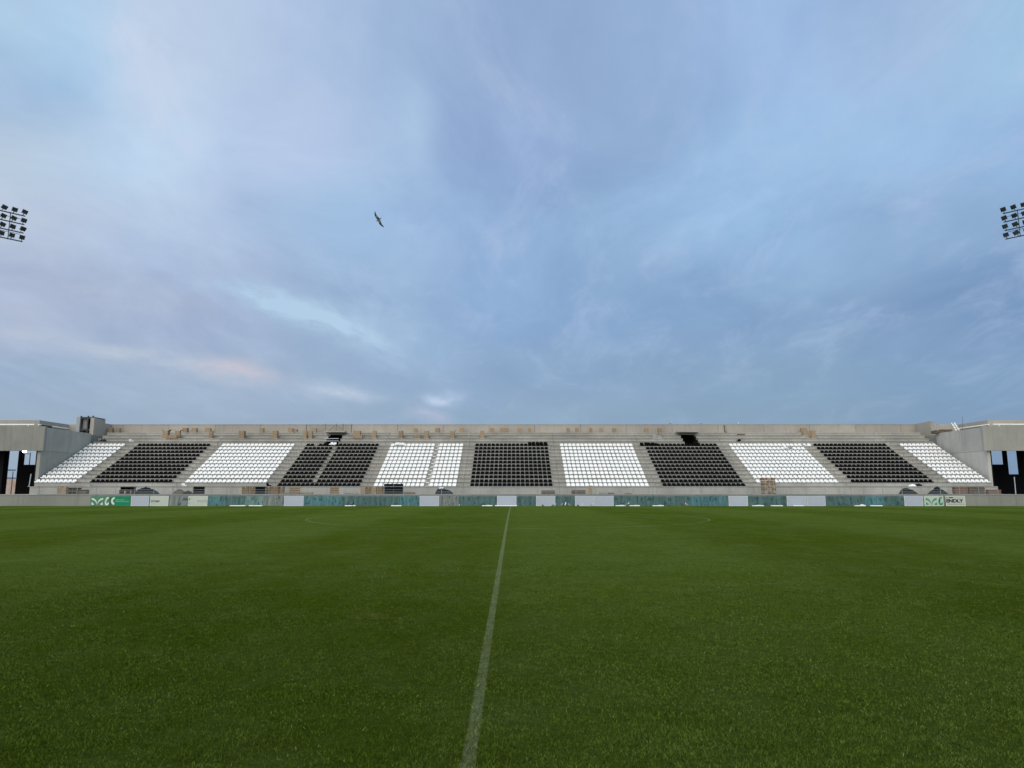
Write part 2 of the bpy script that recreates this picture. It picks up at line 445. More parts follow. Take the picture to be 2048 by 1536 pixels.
# ------------------------------------------------------------------ mesh builder
class MB:
    def __init__(s): s.v = []; s.f = []; s.mi = []; s.cur = 0

    def quadface(s, pts):
        b = len(s.v); s.v += [tuple(p) for p in pts]; s.f.append(tuple(range(b, b + len(pts)))); s.mi.append(s.cur)

    def box(s, x0, x1, y0, y1, z0, z1, T=None):
        b = len(s.v)
        P = [(x, y, z) for z in (z0, z1) for y in (y0, y1) for x in (x0, x1)]
        if T is not None: P = [tuple(T @ Vector(p)) for p in P]
        s.v += P
        for q in ((0, 2, 3, 1), (4, 5, 7, 6), (0, 1, 5, 4), (2, 6, 7, 3), (0, 4, 6, 2), (1, 3, 7, 5)):
            s.f.append(tuple(b + i for i in q)); s.mi.append(s.cur)
        return s

    def cyl(s, p0, p1, r, n=8, r1=None):
        p0, p1 = Vector(p0), Vector(p1); d = (p1 - p0).normalized()
        a_ = d.orthogonal().normalized(); c_ = d.cross(a_); b = len(s.v)
        r1 = r if r1 is None else r1
        for p, rr in ((p0, r), (p1, r1)):
            for i in range(n):
                t = 2 * math.pi * i / n
                s.v.append(tuple(p + (a_ * math.cos(t) + c_ * math.sin(t)) * rr))
        for i in range(n):
            j = (i + 1) % n
            s.f.append((b + i, b + j, b + n + j, b + n + i)); s.mi.append(s.cur)
        s.f.append(tuple(b + i for i in reversed(range(n)))); s.f.append(tuple(b + n + i for i in range(n))); s.mi += [s.cur] * 2
        return s

    def extr(s, poly, x0, x1):
        """closed (y, z) polygon given counter-clockwise seen from +x, extruded along x"""
        b = len(s.v); n = len(poly)
        s.v += [(x0, y, z) for y, z in poly] + [(x1, y, z) for y, z in poly]
        for i in range(n):
            j = (i + 1) % n
            s.f.append((b + i, b + n + i, b + n + j, b + j)); s.mi.append(s.cur)
        s.f.append(tuple(b + i for i in reversed(range(n)))); s.f.append(tuple(b + n + i for i in range(n))); s.mi += [s.cur] * 2
        return s

    def loft(s, rings, cap=True):
        b = len(s.v); n = len(rings[0])
        for r_ in rings: s.v += [tuple(p) for p in r_]
        for k in range(len(rings) - 1):
            for i in range(n):
                j = (i + 1) % n
                s.f.append((b + k * n + i, b + k * n + j, b + (k + 1) * n + j, b + (k + 1) * n + i)); s.mi.append(s.cur)
        if cap:
            s.f.append(tuple(b + i for i in reversed(range(n)))); s.f.append(tuple(b + (len(rings) - 1) * n + i for i in range(n))); s.mi += [s.cur] * 2
        return s

    def build(s, name, mats, parent=None, loc=None, smooth=False, world=False, rot=None):
        me = bpy.data.meshes.new(name)
        o = None
        vs = s.v
        if parent is not None and world:
            L = parent.location; vs = [(x - L.x, y - L.y, z - L.z) for x, y, z in vs]
        elif parent is None and world:
            n = len(vs)
            cx = sum(p[0] for p in vs) / n; cy = sum(p[1] for p in vs) / n; cz = min(p[2] for p in vs)
            loc = (cx, cy, cz); vs = [(x - cx, y - cy, z - cz) for x, y, z in vs]
        me.from_pydata(vs, [], s.f); me.update()
        bm = bmesh.new(); bm.from_mesh(me); bmesh.ops.recalc_face_normals(bm, faces=bm.faces); bm.to_mesh(me); bm.free()
        if not isinstance(mats, (list, tuple)): mats = [mats]
        for m_ in mats: me.materials.append(m_)
        if len(mats) > 1: me.polygons.foreach_set('material_index', s.mi)
        if smooth: me.polygons.foreach_set('use_smooth', [True] * len(me.polygons))
        o = bpy.data.objects.new(name, me); col.objects.link(o)
        if parent is not None: o.parent = parent
        if loc is not None: o.location = loc
        if rot is not None: o.rotation_euler = rot
        return o


def empty(name, loc, rot=(0, 0, 0)):
    o = bpy.data.objects.new(name, None); col.objects.link(o); o.location = loc; o.rotation_euler = rot
    o.empty_display_size = .3
    return o


def tag(o, label, cat, group=None):
    o['label'] = label; o['category'] = cat
    if group: o['group'] = group
    return o


def struct(o): o['kind'] = 'structure'; return o


def copy_tree(o, parent=None):
    c = o.copy(); col.objects.link(c)
    if parent is not None: c.parent = parent
    for ch in list(o.children): copy_tree(ch, c)
    return c


ORD = ['first', 'second', 'third', 'fourth', 'fifth', 'sixth', 'seventh', 'eighth', 'ninth', 'tenth', 'eleventh', 'twelfth',
       'thirteenth', 'fourteenth', 'fifteenth', 'sixteenth', 'seventeenth', 'eighteenth', 'nineteenth', 'twentieth']

# ------------------------------------------------------------------ ground and pitch


def gz(y):
    if y < -2: return 0.0
    c = .33 * (1 - ((y - 34) / 36) ** 2)
    return max(c, 0.0) if y < 50 else max(c, .11)


mb = MB()
ys = [-30, -15, -6, -2, 0, 2, 4, 7, 10, 14, 18, 22, 26, 30, 34, 38, 42, 46, 50, 54, 58, 61, 63, 64.5, 66, 68, 70.2]
xs = list(range(-90, 91, 15))
b0 = 0
for y in ys:
    for x in xs: mb.v.append((x, y, gz(y)))
nx = len(xs)
for j in range(len(ys) - 1):
    for i in range(nx - 1):
        mb.f.append((j * nx + i, j * nx + i + 1, (j + 1) * nx + i + 1, (j + 1) * nx + i)); mb.mi.append(0)
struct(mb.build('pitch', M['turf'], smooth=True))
mb = MB(); mb.quadface([(-3000, -3000, -.06), (3000, -3000, -.06), (3000, 3000, -.06), (-3000, 3000, -.06)])
struct(mb.build('ground', M['earth']))

# grass blades on the part of the pitch near the camera


def make_blades():
    parts = []
    # (y from, y to, blades per m2, blade height, half width)
    bands = [(3.2, 5.0, 12500, .0135, .0017), (5.0, 7.5, 7000, .0125, .0023), (7.5, 10.5, 3000, .0115, .0033), (10.5, 14, 900, .010, .0048)]
    for y0, y1, dens, hgt, hw in bands:
        w1 = y1 * .80 + 1.2
        n = int((y1 - y0) * 2 * w1 * dens)
        x = rng.uniform(-w1, w1, n); y = rng.uniform(y0, y1, n)
        keep = np.abs(x) < y * .80 + 1.2
        # uneven thickness of the sward
        th = np.sin(x * 3.1 + np.sin(y * 2.3) * 2) * np.sin(y * 2.7 + np.sin(x * 1.9) * 2) + np.sin(x * 9.7 + y * 4.1) * np.sin(y * 11.3 - x * 3) * .7
        keep &= rng.uniform(-1.5, 1.5, n) < th + .9
        x, y, th = x[keep], y[keep], th[keep]; n = len(x)
        parts.append((x, y, hgt * rng.uniform(.55, 1.35, n) * (1 + .16 * th), hw * rng.uniform(.7, 1.3, n)))
    x = np.concatenate([p[0] for p in parts]); y = np.concatenate([p[1] for p in parts])
    h = np.concatenate([p[2] for p in parts]); w = np.concatenate([p[3] for p in parts]); n = len(x)
    # height of the piecewise-linear turf sheet
    z = np.interp(y, ys, [gz(t) for t in ys])
    th = rng.uniform(0, 2 * np.pi, n); lean = rng.uniform(.3, 1.9, n) * h; ld = rng.uniform(0, 2 * np.pi, n)
    ax, ay = np.cos(th) * w, np.sin(th) * w
    lx, ly = np.cos(ld) * lean, np.sin(ld) * lean
    V = np.zeros((n, 5, 3), np.float32)
    V[:, 0] = np.stack([x - ax, y - ay, z - .002], 1)
    V[:, 1] = np.stack([x + ax, y + ay, z - .002], 1)
    V[:, 2] = np.stack([x + ax * .75 + lx * .35, y + ay * .75 + ly * .35, z + h * .62], 1)
    V[:, 3] = np.stack([x - ax * .75 + lx * .35, y - ay * .75 + ly * .35, z + h * .62], 1)
    V[:, 4] = np.stack([x + lx, y + ly, z + h], 1)
    me = bpy.data.meshes.new('grass')
    me.vertices.add(n * 5); me.vertices.foreach_set('co', V.ravel())
    base = (np.arange(n) * 5)[:, None]
    loops = np.concatenate([base + np.array([0, 1, 2, 3]), base + np.array([3, 2, 4])], 1).astype(np.int32)
    me.loops.add(n * 7); me.loops.foreach_set('vertex_index', loops.ravel())
    me.polygons.add(n * 2)
    st = np.stack([np.arange(n) * 7, np.arange(n) * 7 + 4], 1).astype(np.int32)
    me.polygons.foreach_set('loop_start', st.ravel())
    me.update(calc_edges=True)
    me.materials.append(M['blade'])
    o = bpy.data.objects.new('grass', me); col.objects.link(o)
    o['kind'] = 'stuff'; o['label'] = 'short mown green grass of the football pitch near the viewer'; o['category'] = 'grass'
    return n


make_blades()

# ------------------------------------------------------------------ the grandstand
T = .876
Y0 = 74.25
EDGE = [973.1, 965.6, 957.0, 949.2, 941.8, 934.6, 927.4, 920.4, 913.4, 906.4, 899.5, 892.6, 883.6, 877.1, 871.3, 865.1]
YR = [Y0 + T * i for i in range(16)]
ZR = [at(1026, EDGE[i], YR[i]).z for i in range(16)]
XE = 50.1
YB = 90.0
ZW = at(1026, 848.6, YB).z
ZWALK = at(1026, 988.6, 71.5).z
YWALL = 70.3
ZWT = at(1026, 989.6, YWALL).z
stand = empty('grandstand', (0, 80, 0))
tag(stand, 'long unfinished concrete grandstand with stepped rows facing the pitch', 'grandstand')


def profile(i0=0, i1=16):
    """closed staircase outline (y, z) of rows i0..i1-1"""
    p = []
    z = ZWALK if i0 == 0 else ZR[i0 - 1]
    p.append((YR[i0], z - .45)); p.append((YR[i0], z))
    for i in range(i0, i1):
        y, zt = YR[i], ZR[i]
        zp_ = z if i == i0 else ZR[i - 1]
        gh = .06 + T * max(0, zp_ - H) / y
        if i > i0: p.append((y + .14, zp_)); p.append((y + .14, zp_ + gh))
        p.append((y, zp_ + (gh if i > i0 else .01)))
        p.append((YR[i], zt - .075)); p.append((y - .045, zt - .062)); p.append((y - .045, zt - .012)); p.append((y - .033, zt))
        if i == i1 - 1: p.append((YR[i + 1] if i < 15 else YB, zt))
    zb = ZR[i0] - .6 if i0 else ZWALK - .45
    p.append((p[-1][0], zb))
    # drop duplicate of first point height
    return p


XC = [(i - 6) * 10.03 - .20 for i in range(1, 12)]        # centres of the eleven seat blocks
XC[0] += 2.18; XC[10] -= 2.0
AIS = [-XE] + [(i - 6) * 10.03 - .20 + 5.015 for i in range(1, 11)] + [XE]
# passage mouths
VOM = []
for a_, b_ in ((648.8, 677.2), (1369.0, 1400.0)):
    VOM.append((xat(a_, YR[12], ZR[12]), xat(b_, YR[12], ZR[12])))
for k in range(11):
    x0, x1 = AIS[k], AIS[k + 1]
    m = MB(); g = .012
    vs = [v_ for v_ in VOM if x0 < v_[0] < x1]
    if not vs: m.extr(profile(), x0 + g, x1 - g)
    else:
        va, vb = vs[0]
        m.extr(profile(), x0 + g, va)
        m.extr(profile(), vb, x1 - g)
        # below the mouth: rows 0..11 only
        p = profile(0, 12); m.extr(p, va, vb)
        # lintel: the top slab continues over the mouth
        m.box(va, vb, YR[15] - .03, YB, ZR[15] - .28, ZR[15])
        m.box(va - .45, vb + .35, YR[14] - .25, YR[15] - .03, ZR[15] - .05, ZR[15] + .13)
    m.build('terrace_section', M['terrace'], stand, world=True)
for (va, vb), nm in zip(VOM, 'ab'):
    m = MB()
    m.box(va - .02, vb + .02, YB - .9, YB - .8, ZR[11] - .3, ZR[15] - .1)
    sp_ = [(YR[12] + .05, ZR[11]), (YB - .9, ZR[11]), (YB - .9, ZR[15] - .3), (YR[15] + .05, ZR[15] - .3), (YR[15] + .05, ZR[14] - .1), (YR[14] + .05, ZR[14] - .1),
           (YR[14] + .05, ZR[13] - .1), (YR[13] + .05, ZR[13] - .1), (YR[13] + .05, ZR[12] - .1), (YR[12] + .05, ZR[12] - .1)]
    m.extr(sp_, va - .0, va + .03); m.extr(sp_, vb - .03, vb + .0)  # added lining, its black colour keeps the passage sides in shade
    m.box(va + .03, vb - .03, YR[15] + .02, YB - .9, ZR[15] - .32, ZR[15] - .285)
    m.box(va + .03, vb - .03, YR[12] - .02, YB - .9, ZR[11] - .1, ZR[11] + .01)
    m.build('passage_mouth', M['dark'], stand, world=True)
# boards across the left mouth
m = MB(); va, vb = VOM[0]
for k, yy in enumerate((877.2, 881.8)):
    z = at(662, yy, YR[12]).z; m.box(va, vb, YR[12] - .02, YR[12] + .03, z - .035, z + .035)
m.build('barrier_plank', M['steel'], stand, world=True)

# walkway slab and stairs ends
m = MB(); m.box(-XE - .6, XE + .6, YWALL + .35, YR[0] - .002, ZWALK - .5, ZWALK)
m.build('walkway', M['terrace'], stand, world=True)
# parapet along the top: separate cast panels with open joints
JX = [-51.1]
for px in (246, 338, 430, 521, 612, 703, 795, 886.5, 978, 1069, 1160.5, 1252, 1344, 1436, 1528, 1619, 1711, 1802):
    JX.append(xat(px, YB, 9.5))
JX.append(51.1)
for k in range(len(JX) - 1):
    m = MB(); m.box(JX[k] + .016, JX[k + 1] - .016, YB + .003, YB + .25, 7.5, ZW - .06)
    m.box(JX[k] + .004, JX[k + 1] - .004, YB - .03, YB + .28, ZW - .06, ZW)
    m.build('parapet_panel', M['wall'], stand, world=True)
m = MB(); m.box(-51.1, 51.1, YB + .26, YB + .3, 7, ZW - .1); m.build('parapet_backing', M['dark'], stand, world=True)
# end walls of the top tier
m = MB(); m.extr([(86.8, 7), (90.6, 7), (90.6, ZW + .02), (86.8, ZW + .1)], 51.1, 51.5)
m.build('end_wall', M['wall'], stand, world=True)
zl = at(187, 835.5, 86.2).z
m = MB(); m.extr([(86.2, 7), (88.6, 7), (88.6, zl - .05), (86.2, zl)], -51.55, -51.1)
m.extr([(88.6, 7), (90.6, 7), (90.6, ZW), (88.6, ZW)], -51.55, -51.1)
m.build('end_wall', M['wall'], stand, world=True)

# ------------------------------------------------------------------ the two corner buildings
YF = 76.2
ZF0 = at(40, 901.8, YF).z
ZF1 = at(40, 853.2, YF).z
XI = 50.6


def corner(s, label):
    """s = -1 left, +1 right"""
    root = empty('corner_building', (s * 62, 80, 0)); tag(root, label, 'building', 'corner buildings')

    def bx(m, xa, xb, *r):
        xa, xb = s * xa, s * xb
        m.box(min(xa, xb), max(xa, xb), *r)
    # fascia: three cast panels
    for xa, xb in ((50.15, 58.1), (58.13, 66.0), (66.03, 84)):
        m = MB(); bx(m, xa, xb, YF - .35, YF, ZF0, ZF1)
        m.build('fascia_panel', M['side' if s < 0 else 'side_light'], root, world=True)
    # side wall beside the seats, upper and lower lifts with a joint; colour lightened for missing light
    zj = at(120, 903.4, 78).z
    m = MB(); bx(m, XI, XI + .35, YF + .25, 85.0, zj + .02, ZF1 - .05)
    m.build('side_wall', M['side_light' if s < 0 else 'side_pale'], root, world=True)
    m = MB(); bx(m, XI + .012, XI + .36, YF + .02, 85.0, 1.0, zj - .0)
    m.build('side_wall', M['side_light' if s < 0 else 'side_pale'], root, world=True)
    # roof slab, floor
    m = MB(); bx(m, XI + .4, 84, YF + .003, 90.2, 7.0, ZF1 - .12); m.build('roof_slab', M['side'], root, world=True)
    m = MB(); bx(m, 51.2, 84, YWALL + .35, 87, .1, ZWALK - .06)
    m.build('floor_slab', M['lowwall'], root, world=True)
    # soffit and inner walls; the near-black colour stands in for unlit depth
    YBK = 85.5
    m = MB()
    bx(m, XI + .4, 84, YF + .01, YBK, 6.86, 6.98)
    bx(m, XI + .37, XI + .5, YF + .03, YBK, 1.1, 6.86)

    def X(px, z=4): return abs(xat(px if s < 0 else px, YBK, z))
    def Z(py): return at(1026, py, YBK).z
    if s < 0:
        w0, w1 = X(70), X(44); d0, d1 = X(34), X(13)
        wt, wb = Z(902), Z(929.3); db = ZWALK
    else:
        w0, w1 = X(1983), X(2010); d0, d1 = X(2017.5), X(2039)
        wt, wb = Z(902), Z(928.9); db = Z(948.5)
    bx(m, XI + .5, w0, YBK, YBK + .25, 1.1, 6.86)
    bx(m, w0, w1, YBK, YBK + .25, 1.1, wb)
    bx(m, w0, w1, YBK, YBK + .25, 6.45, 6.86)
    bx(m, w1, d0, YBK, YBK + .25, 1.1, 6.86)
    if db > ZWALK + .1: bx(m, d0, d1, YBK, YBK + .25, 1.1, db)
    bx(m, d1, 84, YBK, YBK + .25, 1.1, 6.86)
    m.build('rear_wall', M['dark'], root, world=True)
    # columns
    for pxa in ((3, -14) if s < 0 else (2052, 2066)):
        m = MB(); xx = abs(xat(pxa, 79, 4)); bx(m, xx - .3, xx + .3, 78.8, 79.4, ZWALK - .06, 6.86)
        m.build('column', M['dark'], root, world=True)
    # roof parapet, set back
    YP = 84.4
    zp = at(1026, 840.2, YP).z
    m = MB(); bx(m, 56.55, 84, YP, YP + .25, ZF1 - .12, zp); m.build('roof_parapet', M['wall'], root, world=True)
    m = MB(); bx(m, 56.55, 56.8, YP + .252, YB + .25, ZF1 - .12, zp - .01); m.build('roof_parapet', M['wall'], root, world=True)
    m = MB(); bx(m, 51.6, 56.54, YB, YB + .25, ZF1 - .12, ZW); m.build('roof_parapet', M['wall'], root, world=True)
    # white pipe rail along the parapet, dark shadow gap under it
    zr = at(1026, 849.0, YP - .5).z
    m = MB(); m.cyl((s * 56.8, YP - .5, zr), (s * 84, YP - .5, zr), .075, 8)
    for q in range(7): m.cyl((s * (57.5 + q * 3.6), YP - .5, ZF1 - .12), (s * (57.5 + q * 3.6), YP - .5, zr), .04, 6)
    m.cyl((s * 56.35, YP - .4, zr), (s * 56.35, YB - .3, zr), .075, 8)
    m.build('pipe_rail', M['planks_white'], root, world=True)
    return root


corner(-1, 'grey concrete building with dark openings at left end of the stand')
corner(1, 'grey concrete building with dark openings at right end of the stand')

# dark glazed stair head by the left end wall
ya = 87.0
sh = empty('stair_head', (xat(171, ya, 9), ya, ZF1 - .12)); tag(sh, 'small dark steel-framed rooftop stair head beside the tall end wall', 'stair head')
x0, x1 = xat(156, ya, 9.5), xat(186, ya, 9.5)
zt, zb = at(170, 833.5, ya).z, ZF1 - .12
m = MB(); m.box(x0 - .25, x0 + .22, ya, ya + 2.6, zb, zt); m.build('side_panel', M['railm'], sh, world=True)
m = MB()
for xx in (x0 + .3, (x0 + x1) / 2 + .25, x1 - .08): m.box(xx - .07, xx + .07, ya - .05, ya + .1, zb, zt + (.12 if xx > x0 + 1 else .1))
m.box(x0 + .37, x1 - .15, ya, ya + .1, zt - .22, zt - .02)
m.box(x0 + .37, x1 - .15, ya, ya + .1, zb + .62, zb + .80)
m.build('frame', M['darksteel'], sh, world=True)
m = MB(); m.box(x0 + .22, x1, ya + .9, ya + 1.0, zb, zt - .25); m.build('rear_panel', M['darksteel'], sh, world=True)
m = MB(); m.box(x0 + .22, x1, ya + .10, ya + 2.6, zt - .1, zt - .02); m.build('roof', M['darksteel'], sh, world=True)
m = MB(); m.box(x0 + .40, (x0 + x1) / 2 + .15, ya + .3, ya + .34, zb + .84, zt - .25); m.build('pane', M['side'], sh, world=True)

# small things on the corner roofs
m = MB(); xa, xb = xat(83.5, YF + .8, 8.8), xat(104, YF + 2.6, 8.8)
zz0 = ZF1 - .12
m.extr([(YF + .8, zz0), (YF + 2.6, zz0), (YF + 2.6, zz0 + .42), (YF + .8, zz0 + .42)], xa, xb)
m.cyl((xa + .2, YF + .7, zz0 + .2), (xb - .2, YF + .7, zz0 + .2), .04)
tag(m.build('roof_duct', M['darksteel'], world=True), 'low dark box lying on the left corner building roof edge', 'duct')
m = MB(); xa, xb = xat(1863.5, 85, 8.8), xat(1899, 85, 8.8)
m.box(xa, xb, 84.3, 85.2, ZF1 - .10, ZF1 + .26); m.box(xa + .9, xb - .1, 84.4, 85.1, ZF1 + .262, ZF1 + .38)
tag(m.build('plank_stack', M['oldwood'], world=True), 'dark stack of boards on the right corner building roof edge', 'boards')
# white ladder leaning on the right roof
lad = empty('ladder', (xat(1908, 86.5, 9), 86.5, ZF1 - .12)); tag(lad, 'white ladder leaning on right corner building roof', 'ladder')
pA, pB = at(1903, 846, 87.5), at(1913, 862, 86.2)
dirv = Vector((.35, 0, .05))
m = MB(); m.cyl(pA, pB, .045); m.build('rail', M['planks_white'], lad, world=True)
m = MB(); m.cyl(pA + dirv, pB + dirv, .045); m.build('rail', M['planks_white'], lad, world=True)
for k in range(1, 5):
    q = pA.lerp(pB, k / 5); m = MB(); m.cyl(q, q + dirv, .03); m.build('rung', M['planks_white'], lad, world=True)
# thin antenna
m = MB(); pa = at(1925.5, 833, 87); pb = at(1922, 852, 87); m.cyl((pb.x, 87, ZF1 - .12), pa, .03, 6, .012)
m.box(pb.x - .25, pb.x + .25, 86.9, 87.1, ZF1 - .12, ZF1 + .3)
tag(m.build('antenna', M['darksteel'], world=True), 'thin leaning rod rising from the right corner building roof', 'antenna')

# seen through the left openings
fw = MB(); fw.box(-140, -60, 118, 118.4, -.06, at(20, 958, 118).z)
for k in range(8): fw.box(-138 + k * 10, -137.6 + k * 10, 117.8, 118, -.06, at(20, 958, 118).z + .06)
tag(fw.build('boundary_wall', M['pinkwall'], world=True), 'pinkish block wall seen through the left corner opening', 'wall')


def street_light(px, py_top, Y, label, lit):
    p = at(px, py_top, Y)
    r_ = empty('street_lamp', (p.x, Y, -.06)); tag(r_, label, 'street lamp')
    m = MB(); m.cyl((p.x, Y, -.06), (p.x, Y, p.z), .12, 8, .06); m.cyl((p.x, Y, p.z - .3), (p.x - .9, Y, p.z - .05), .045, 6); m.build('pole', M['darksteel'], r_, world=True)
    m = MB(); m.box(p.x - 1.5, p.x - .8, Y - .16, Y + .16, p.z - .12, p.z + .02); m.build('lamp_head', M['darksteel'], r_, world=True)


street_light(61, 905, 112, 'slim street lamp seen through the left square opening', False)
# the one lit lamp, under the soffit
q = at(50, 903, 84.9)
r_ = empty('wall_lamp', (q.x, q.y, q.z)); tag(r_, 'small lit white lamp glowing in the left corner building', 'lamp')
em = bpy.data.materials.new('lamp_glow'); em.use_nodes = True
em.node_tree.nodes['Principled BSDF'].inputs['Emission Color'].default_value = (1, .95, .82, 1)
em.node_tree.nodes['Principled BSDF'].inputs['Emission Strength'].default_value = 9
m = MB(); m.loft([[(q.x + .26 * rr * math.cos(t), q.y - .1 + .05 * rr * math.sin(t * 1), q.z + h_) for t in [i * math.pi / 5 for i in range(10)]] for rr, h_ in ((.3, .14), (.9, .07), (1, 0), (.8, -.08), (.3, -.13))])
m.build('bulb', em, r_, world=True, smooth=True)
m = MB(); m.box(q.x - .2, q.x + .2, q.y - .12, q.y + .6, q.z + .15, q.z + .2); m.build('bracket', M['darksteel'], r_, world=True)

# black safety rail in the left opening
rr = empty('safety_rail', (xat(15, 80, 2), 80, ZWALK - .06)); tag(rr, 'black tubular safety rail across the left corner opening', 'railing')
for yy in (940.2, 956.2):
    z = at(20, yy, 80).z; m = MB(); m.cyl((xat(-20, 80, z), 80, z), (xat(31, 80, z), 80, z), .055); m.build('rail', M['darksteel'], rr, world=True)
for px in (24, -8):
    m = MB(); xx = xat(px, 80, 2.5); m.cyl((xx, 80, ZWALK - .06), (xx, 80, at(20, 943, 80).z), .04); m.build('post', M['darksteel'], rr, world=True)
for px, s_ in ((60, 'left'), (2030, 'right')):
    m = MB(); y_ = 74.4
    zb = at(px, 967 if s_ == 'left' else 986, y_).z; zt_ = at(px, 948 if s_ == 'left' else 954, y_).z
    xb_, xt_ = xat(58 if s_ == 'left' else 2030, y_, 2), xat(61.5 if s_ == 'left' else 2028.5, y_, 3)
    if s_ == 'left': zb = ZR[0]
    else: zb = ZWALK - .06
    m.cyl((xb_, y_, zb), (xt_, y_, zt_), .045)
    m.box(xb_ - .1, xb_ + .1, y_ - .1, y_ + .1, zb, zb + .03)
    tag(m.build('pole', M['steel'], world=True), 'thin pale upright pole in front of the %s dark opening' % s_, 'pole')

# ------------------------------------------------------------------ front wall, railing
fwall = empty('low_wall', (0, YWALL, 0)); tag(fwall, 'long low grey concrete wall between pitch and stand', 'wall')
xw = -84.0; k = 0
while xw < 84:
    x2 = min(84, xw + 5.93)
    m = MB(); m.box(xw + .008, x2 - .008, YWALL, YWALL + .345, -.1, ZWT - .05)
    m.box(xw + .004, x2 - .004, YWALL - .025, YWALL + .348, ZWT - .05, ZWT + .0)
    m.build('wall_panel', M['lowwall'], fwall, world=True); xw = x2

rail = empty('railing', (0, YWALL + .17, ZWT)); tag(rail, 'thin grey metal railing on the low wall before the stand', 'railing')
YRL = YWALL + .17
ZRT = at(1026, 972.9, YRL).z
for k in range(51):
    px = 78 + 38.35 * k
    xx = xat(px, YRL, 1.7)
    m = MB(); m.cyl((xx, YRL, ZWT), (xx, YRL, ZRT), .026 + (.014 if k in (0,) else 0), 6)
    m.box(xx - .06, xx + .06, YRL - .05, YRL + .05, ZWT, ZWT + .015)
    m.build('post', M['railm'], rail, world=True)
xA, xB = xat(78, YRL, 1.7), xat(78 + 38.35 * 50, YRL, 1.7)
for z, r__ in ((ZRT, .024), (ZWT + .07, .02), (ZWT + .20, .011), (ZWT + .33, .014), (ZWT + .50, .012)):
    m = MB(); m.cyl((xA, YRL, z), (xB, YRL, z), r__, 6); m.build('rail', M['railm'], rail, world=True)

# ------------------------------------------------------------------ seats
SP = .48


def seat_verts():
    # profile: (y, z, half width, side lift)
    P = [(-.205, .055, .185, .0), (-.215, .115, .20, .012), (-.17, .135, .212, .03), (-.03, .115, .215, .04), (.09, .12, .215, .05),
         (.135, .16, .213, .02), (.155, .24, .20, .0), (.175, .33, .178, 0), (.185, .37, .15, 0)]
    us = (-1, -.75, -.3, .3, .75, 1)
    top = []; bot = []
    for i, (y, z, w, l) in enumerate(P):
        for u_ in us:
            back = i >= 5
            fw_ = -.035 * u_ * u_ if back else 0
            zz_ = z + l * u_ ** 4 - (.02 * u_ ** 4 if i == 8 else 0)
            top.append((w * u_, y + fw_, zz_))
            if back: bot.append((w * u_, y + fw_ + .018, zz_ - .002))
            else: bot.append((w * u_, y + .004, zz_ - .02))
    return P, us, top, bot


def seat_mesh(mb_, off=(0, 0, 0), rz=0.0):
    P, us, top, bot = seat_verts()
    b = len(mb_.v); n = len(us); r = len(P); c_, s_ = math.cos(rz), math.sin(rz)
    for (x, y, z) in top + bot: mb_.v.append((x * c_ - y * s_ + off[0], x * s_ + y * c_ + off[1], z + off[2]))
    N = n * r

    def F(*i): mb_.f.append(tuple(b + q_ for q_ in i)); mb_.mi.append(mb_.cur)
    for i in range(r - 1):
        for j in range(n - 1):
            F(i * n + j, i * n + j + 1, (i + 1) * n + j + 1, (i + 1) * n + j)
            F(N + i * n + j, N + (i + 1) * n + j, N + (i + 1) * n + j + 1, N + i * n + j + 1)
        F(i * n, (i + 1) * n, N + (i + 1) * n, N + i * n)
        F(i * n + n - 1, N + i * n + n - 1, N + (i + 1) * n + n - 1, (i + 1) * n + n - 1)
    for j in range(n - 1):
        F(j, N + j, N + j + 1, j + 1)
        F((r - 1) * n + j, (r - 1) * n + j + 1, N + (r - 1) * n + j + 1, N + (r - 1) * n + j)
    # feet: two ribs down to the tread
    for sx_ in (-.13, .10):
        bb = len(mb_.v)
        for z in (0, .11):
            for (x, y) in ((sx_, -.15), (sx_ + .03, -.15), (sx_ + .03, .12), (sx_, .12)):
                mb_.v.append((x * c_ - y * s_ + off[0], x * s_ + y * c_ + off[1], z + off[2]))
        for q_ in ((0, 1, 5, 4), (1, 2, 6, 5), (2, 3, 7, 6), (3, 0, 4, 7), (0, 3, 2, 1)):
            mb_.f.append(tuple(bb + i for i in q_)); mb_.mi.append(mb_.cur)


protos = {}
for c_ in ('white', 'black'):
    m = MB(); seat_mesh(m)
    o = m.build('stadium_seat', M[c_ + '_seat'], smooth=True)
    protos[c_] = o.data; bpy.data.objects.remove(o)
COL = ['white', 'black'] * 5 + ['white']
# how to name each block: (words)
BN = ['leftmost white block', 'leftmost black block', 'second white block from left', 'second black block from left',
      'white block left of the centre black block', 'centre black block', 'white block right of the centre black block',
      'second black block from right', 'second white block from right', 'rightmost black block', 'rightmost white block']
GAP = {3: {}, 4: {}}


def missing(b, r_, j):
    if b == 3:
        if r_ == 11: return j == 2
        if r_ == 0: return False
        return j == 7
    if b == 4: return j == 11
    if b == 8 and r_ == 10: return j == 14
    return False


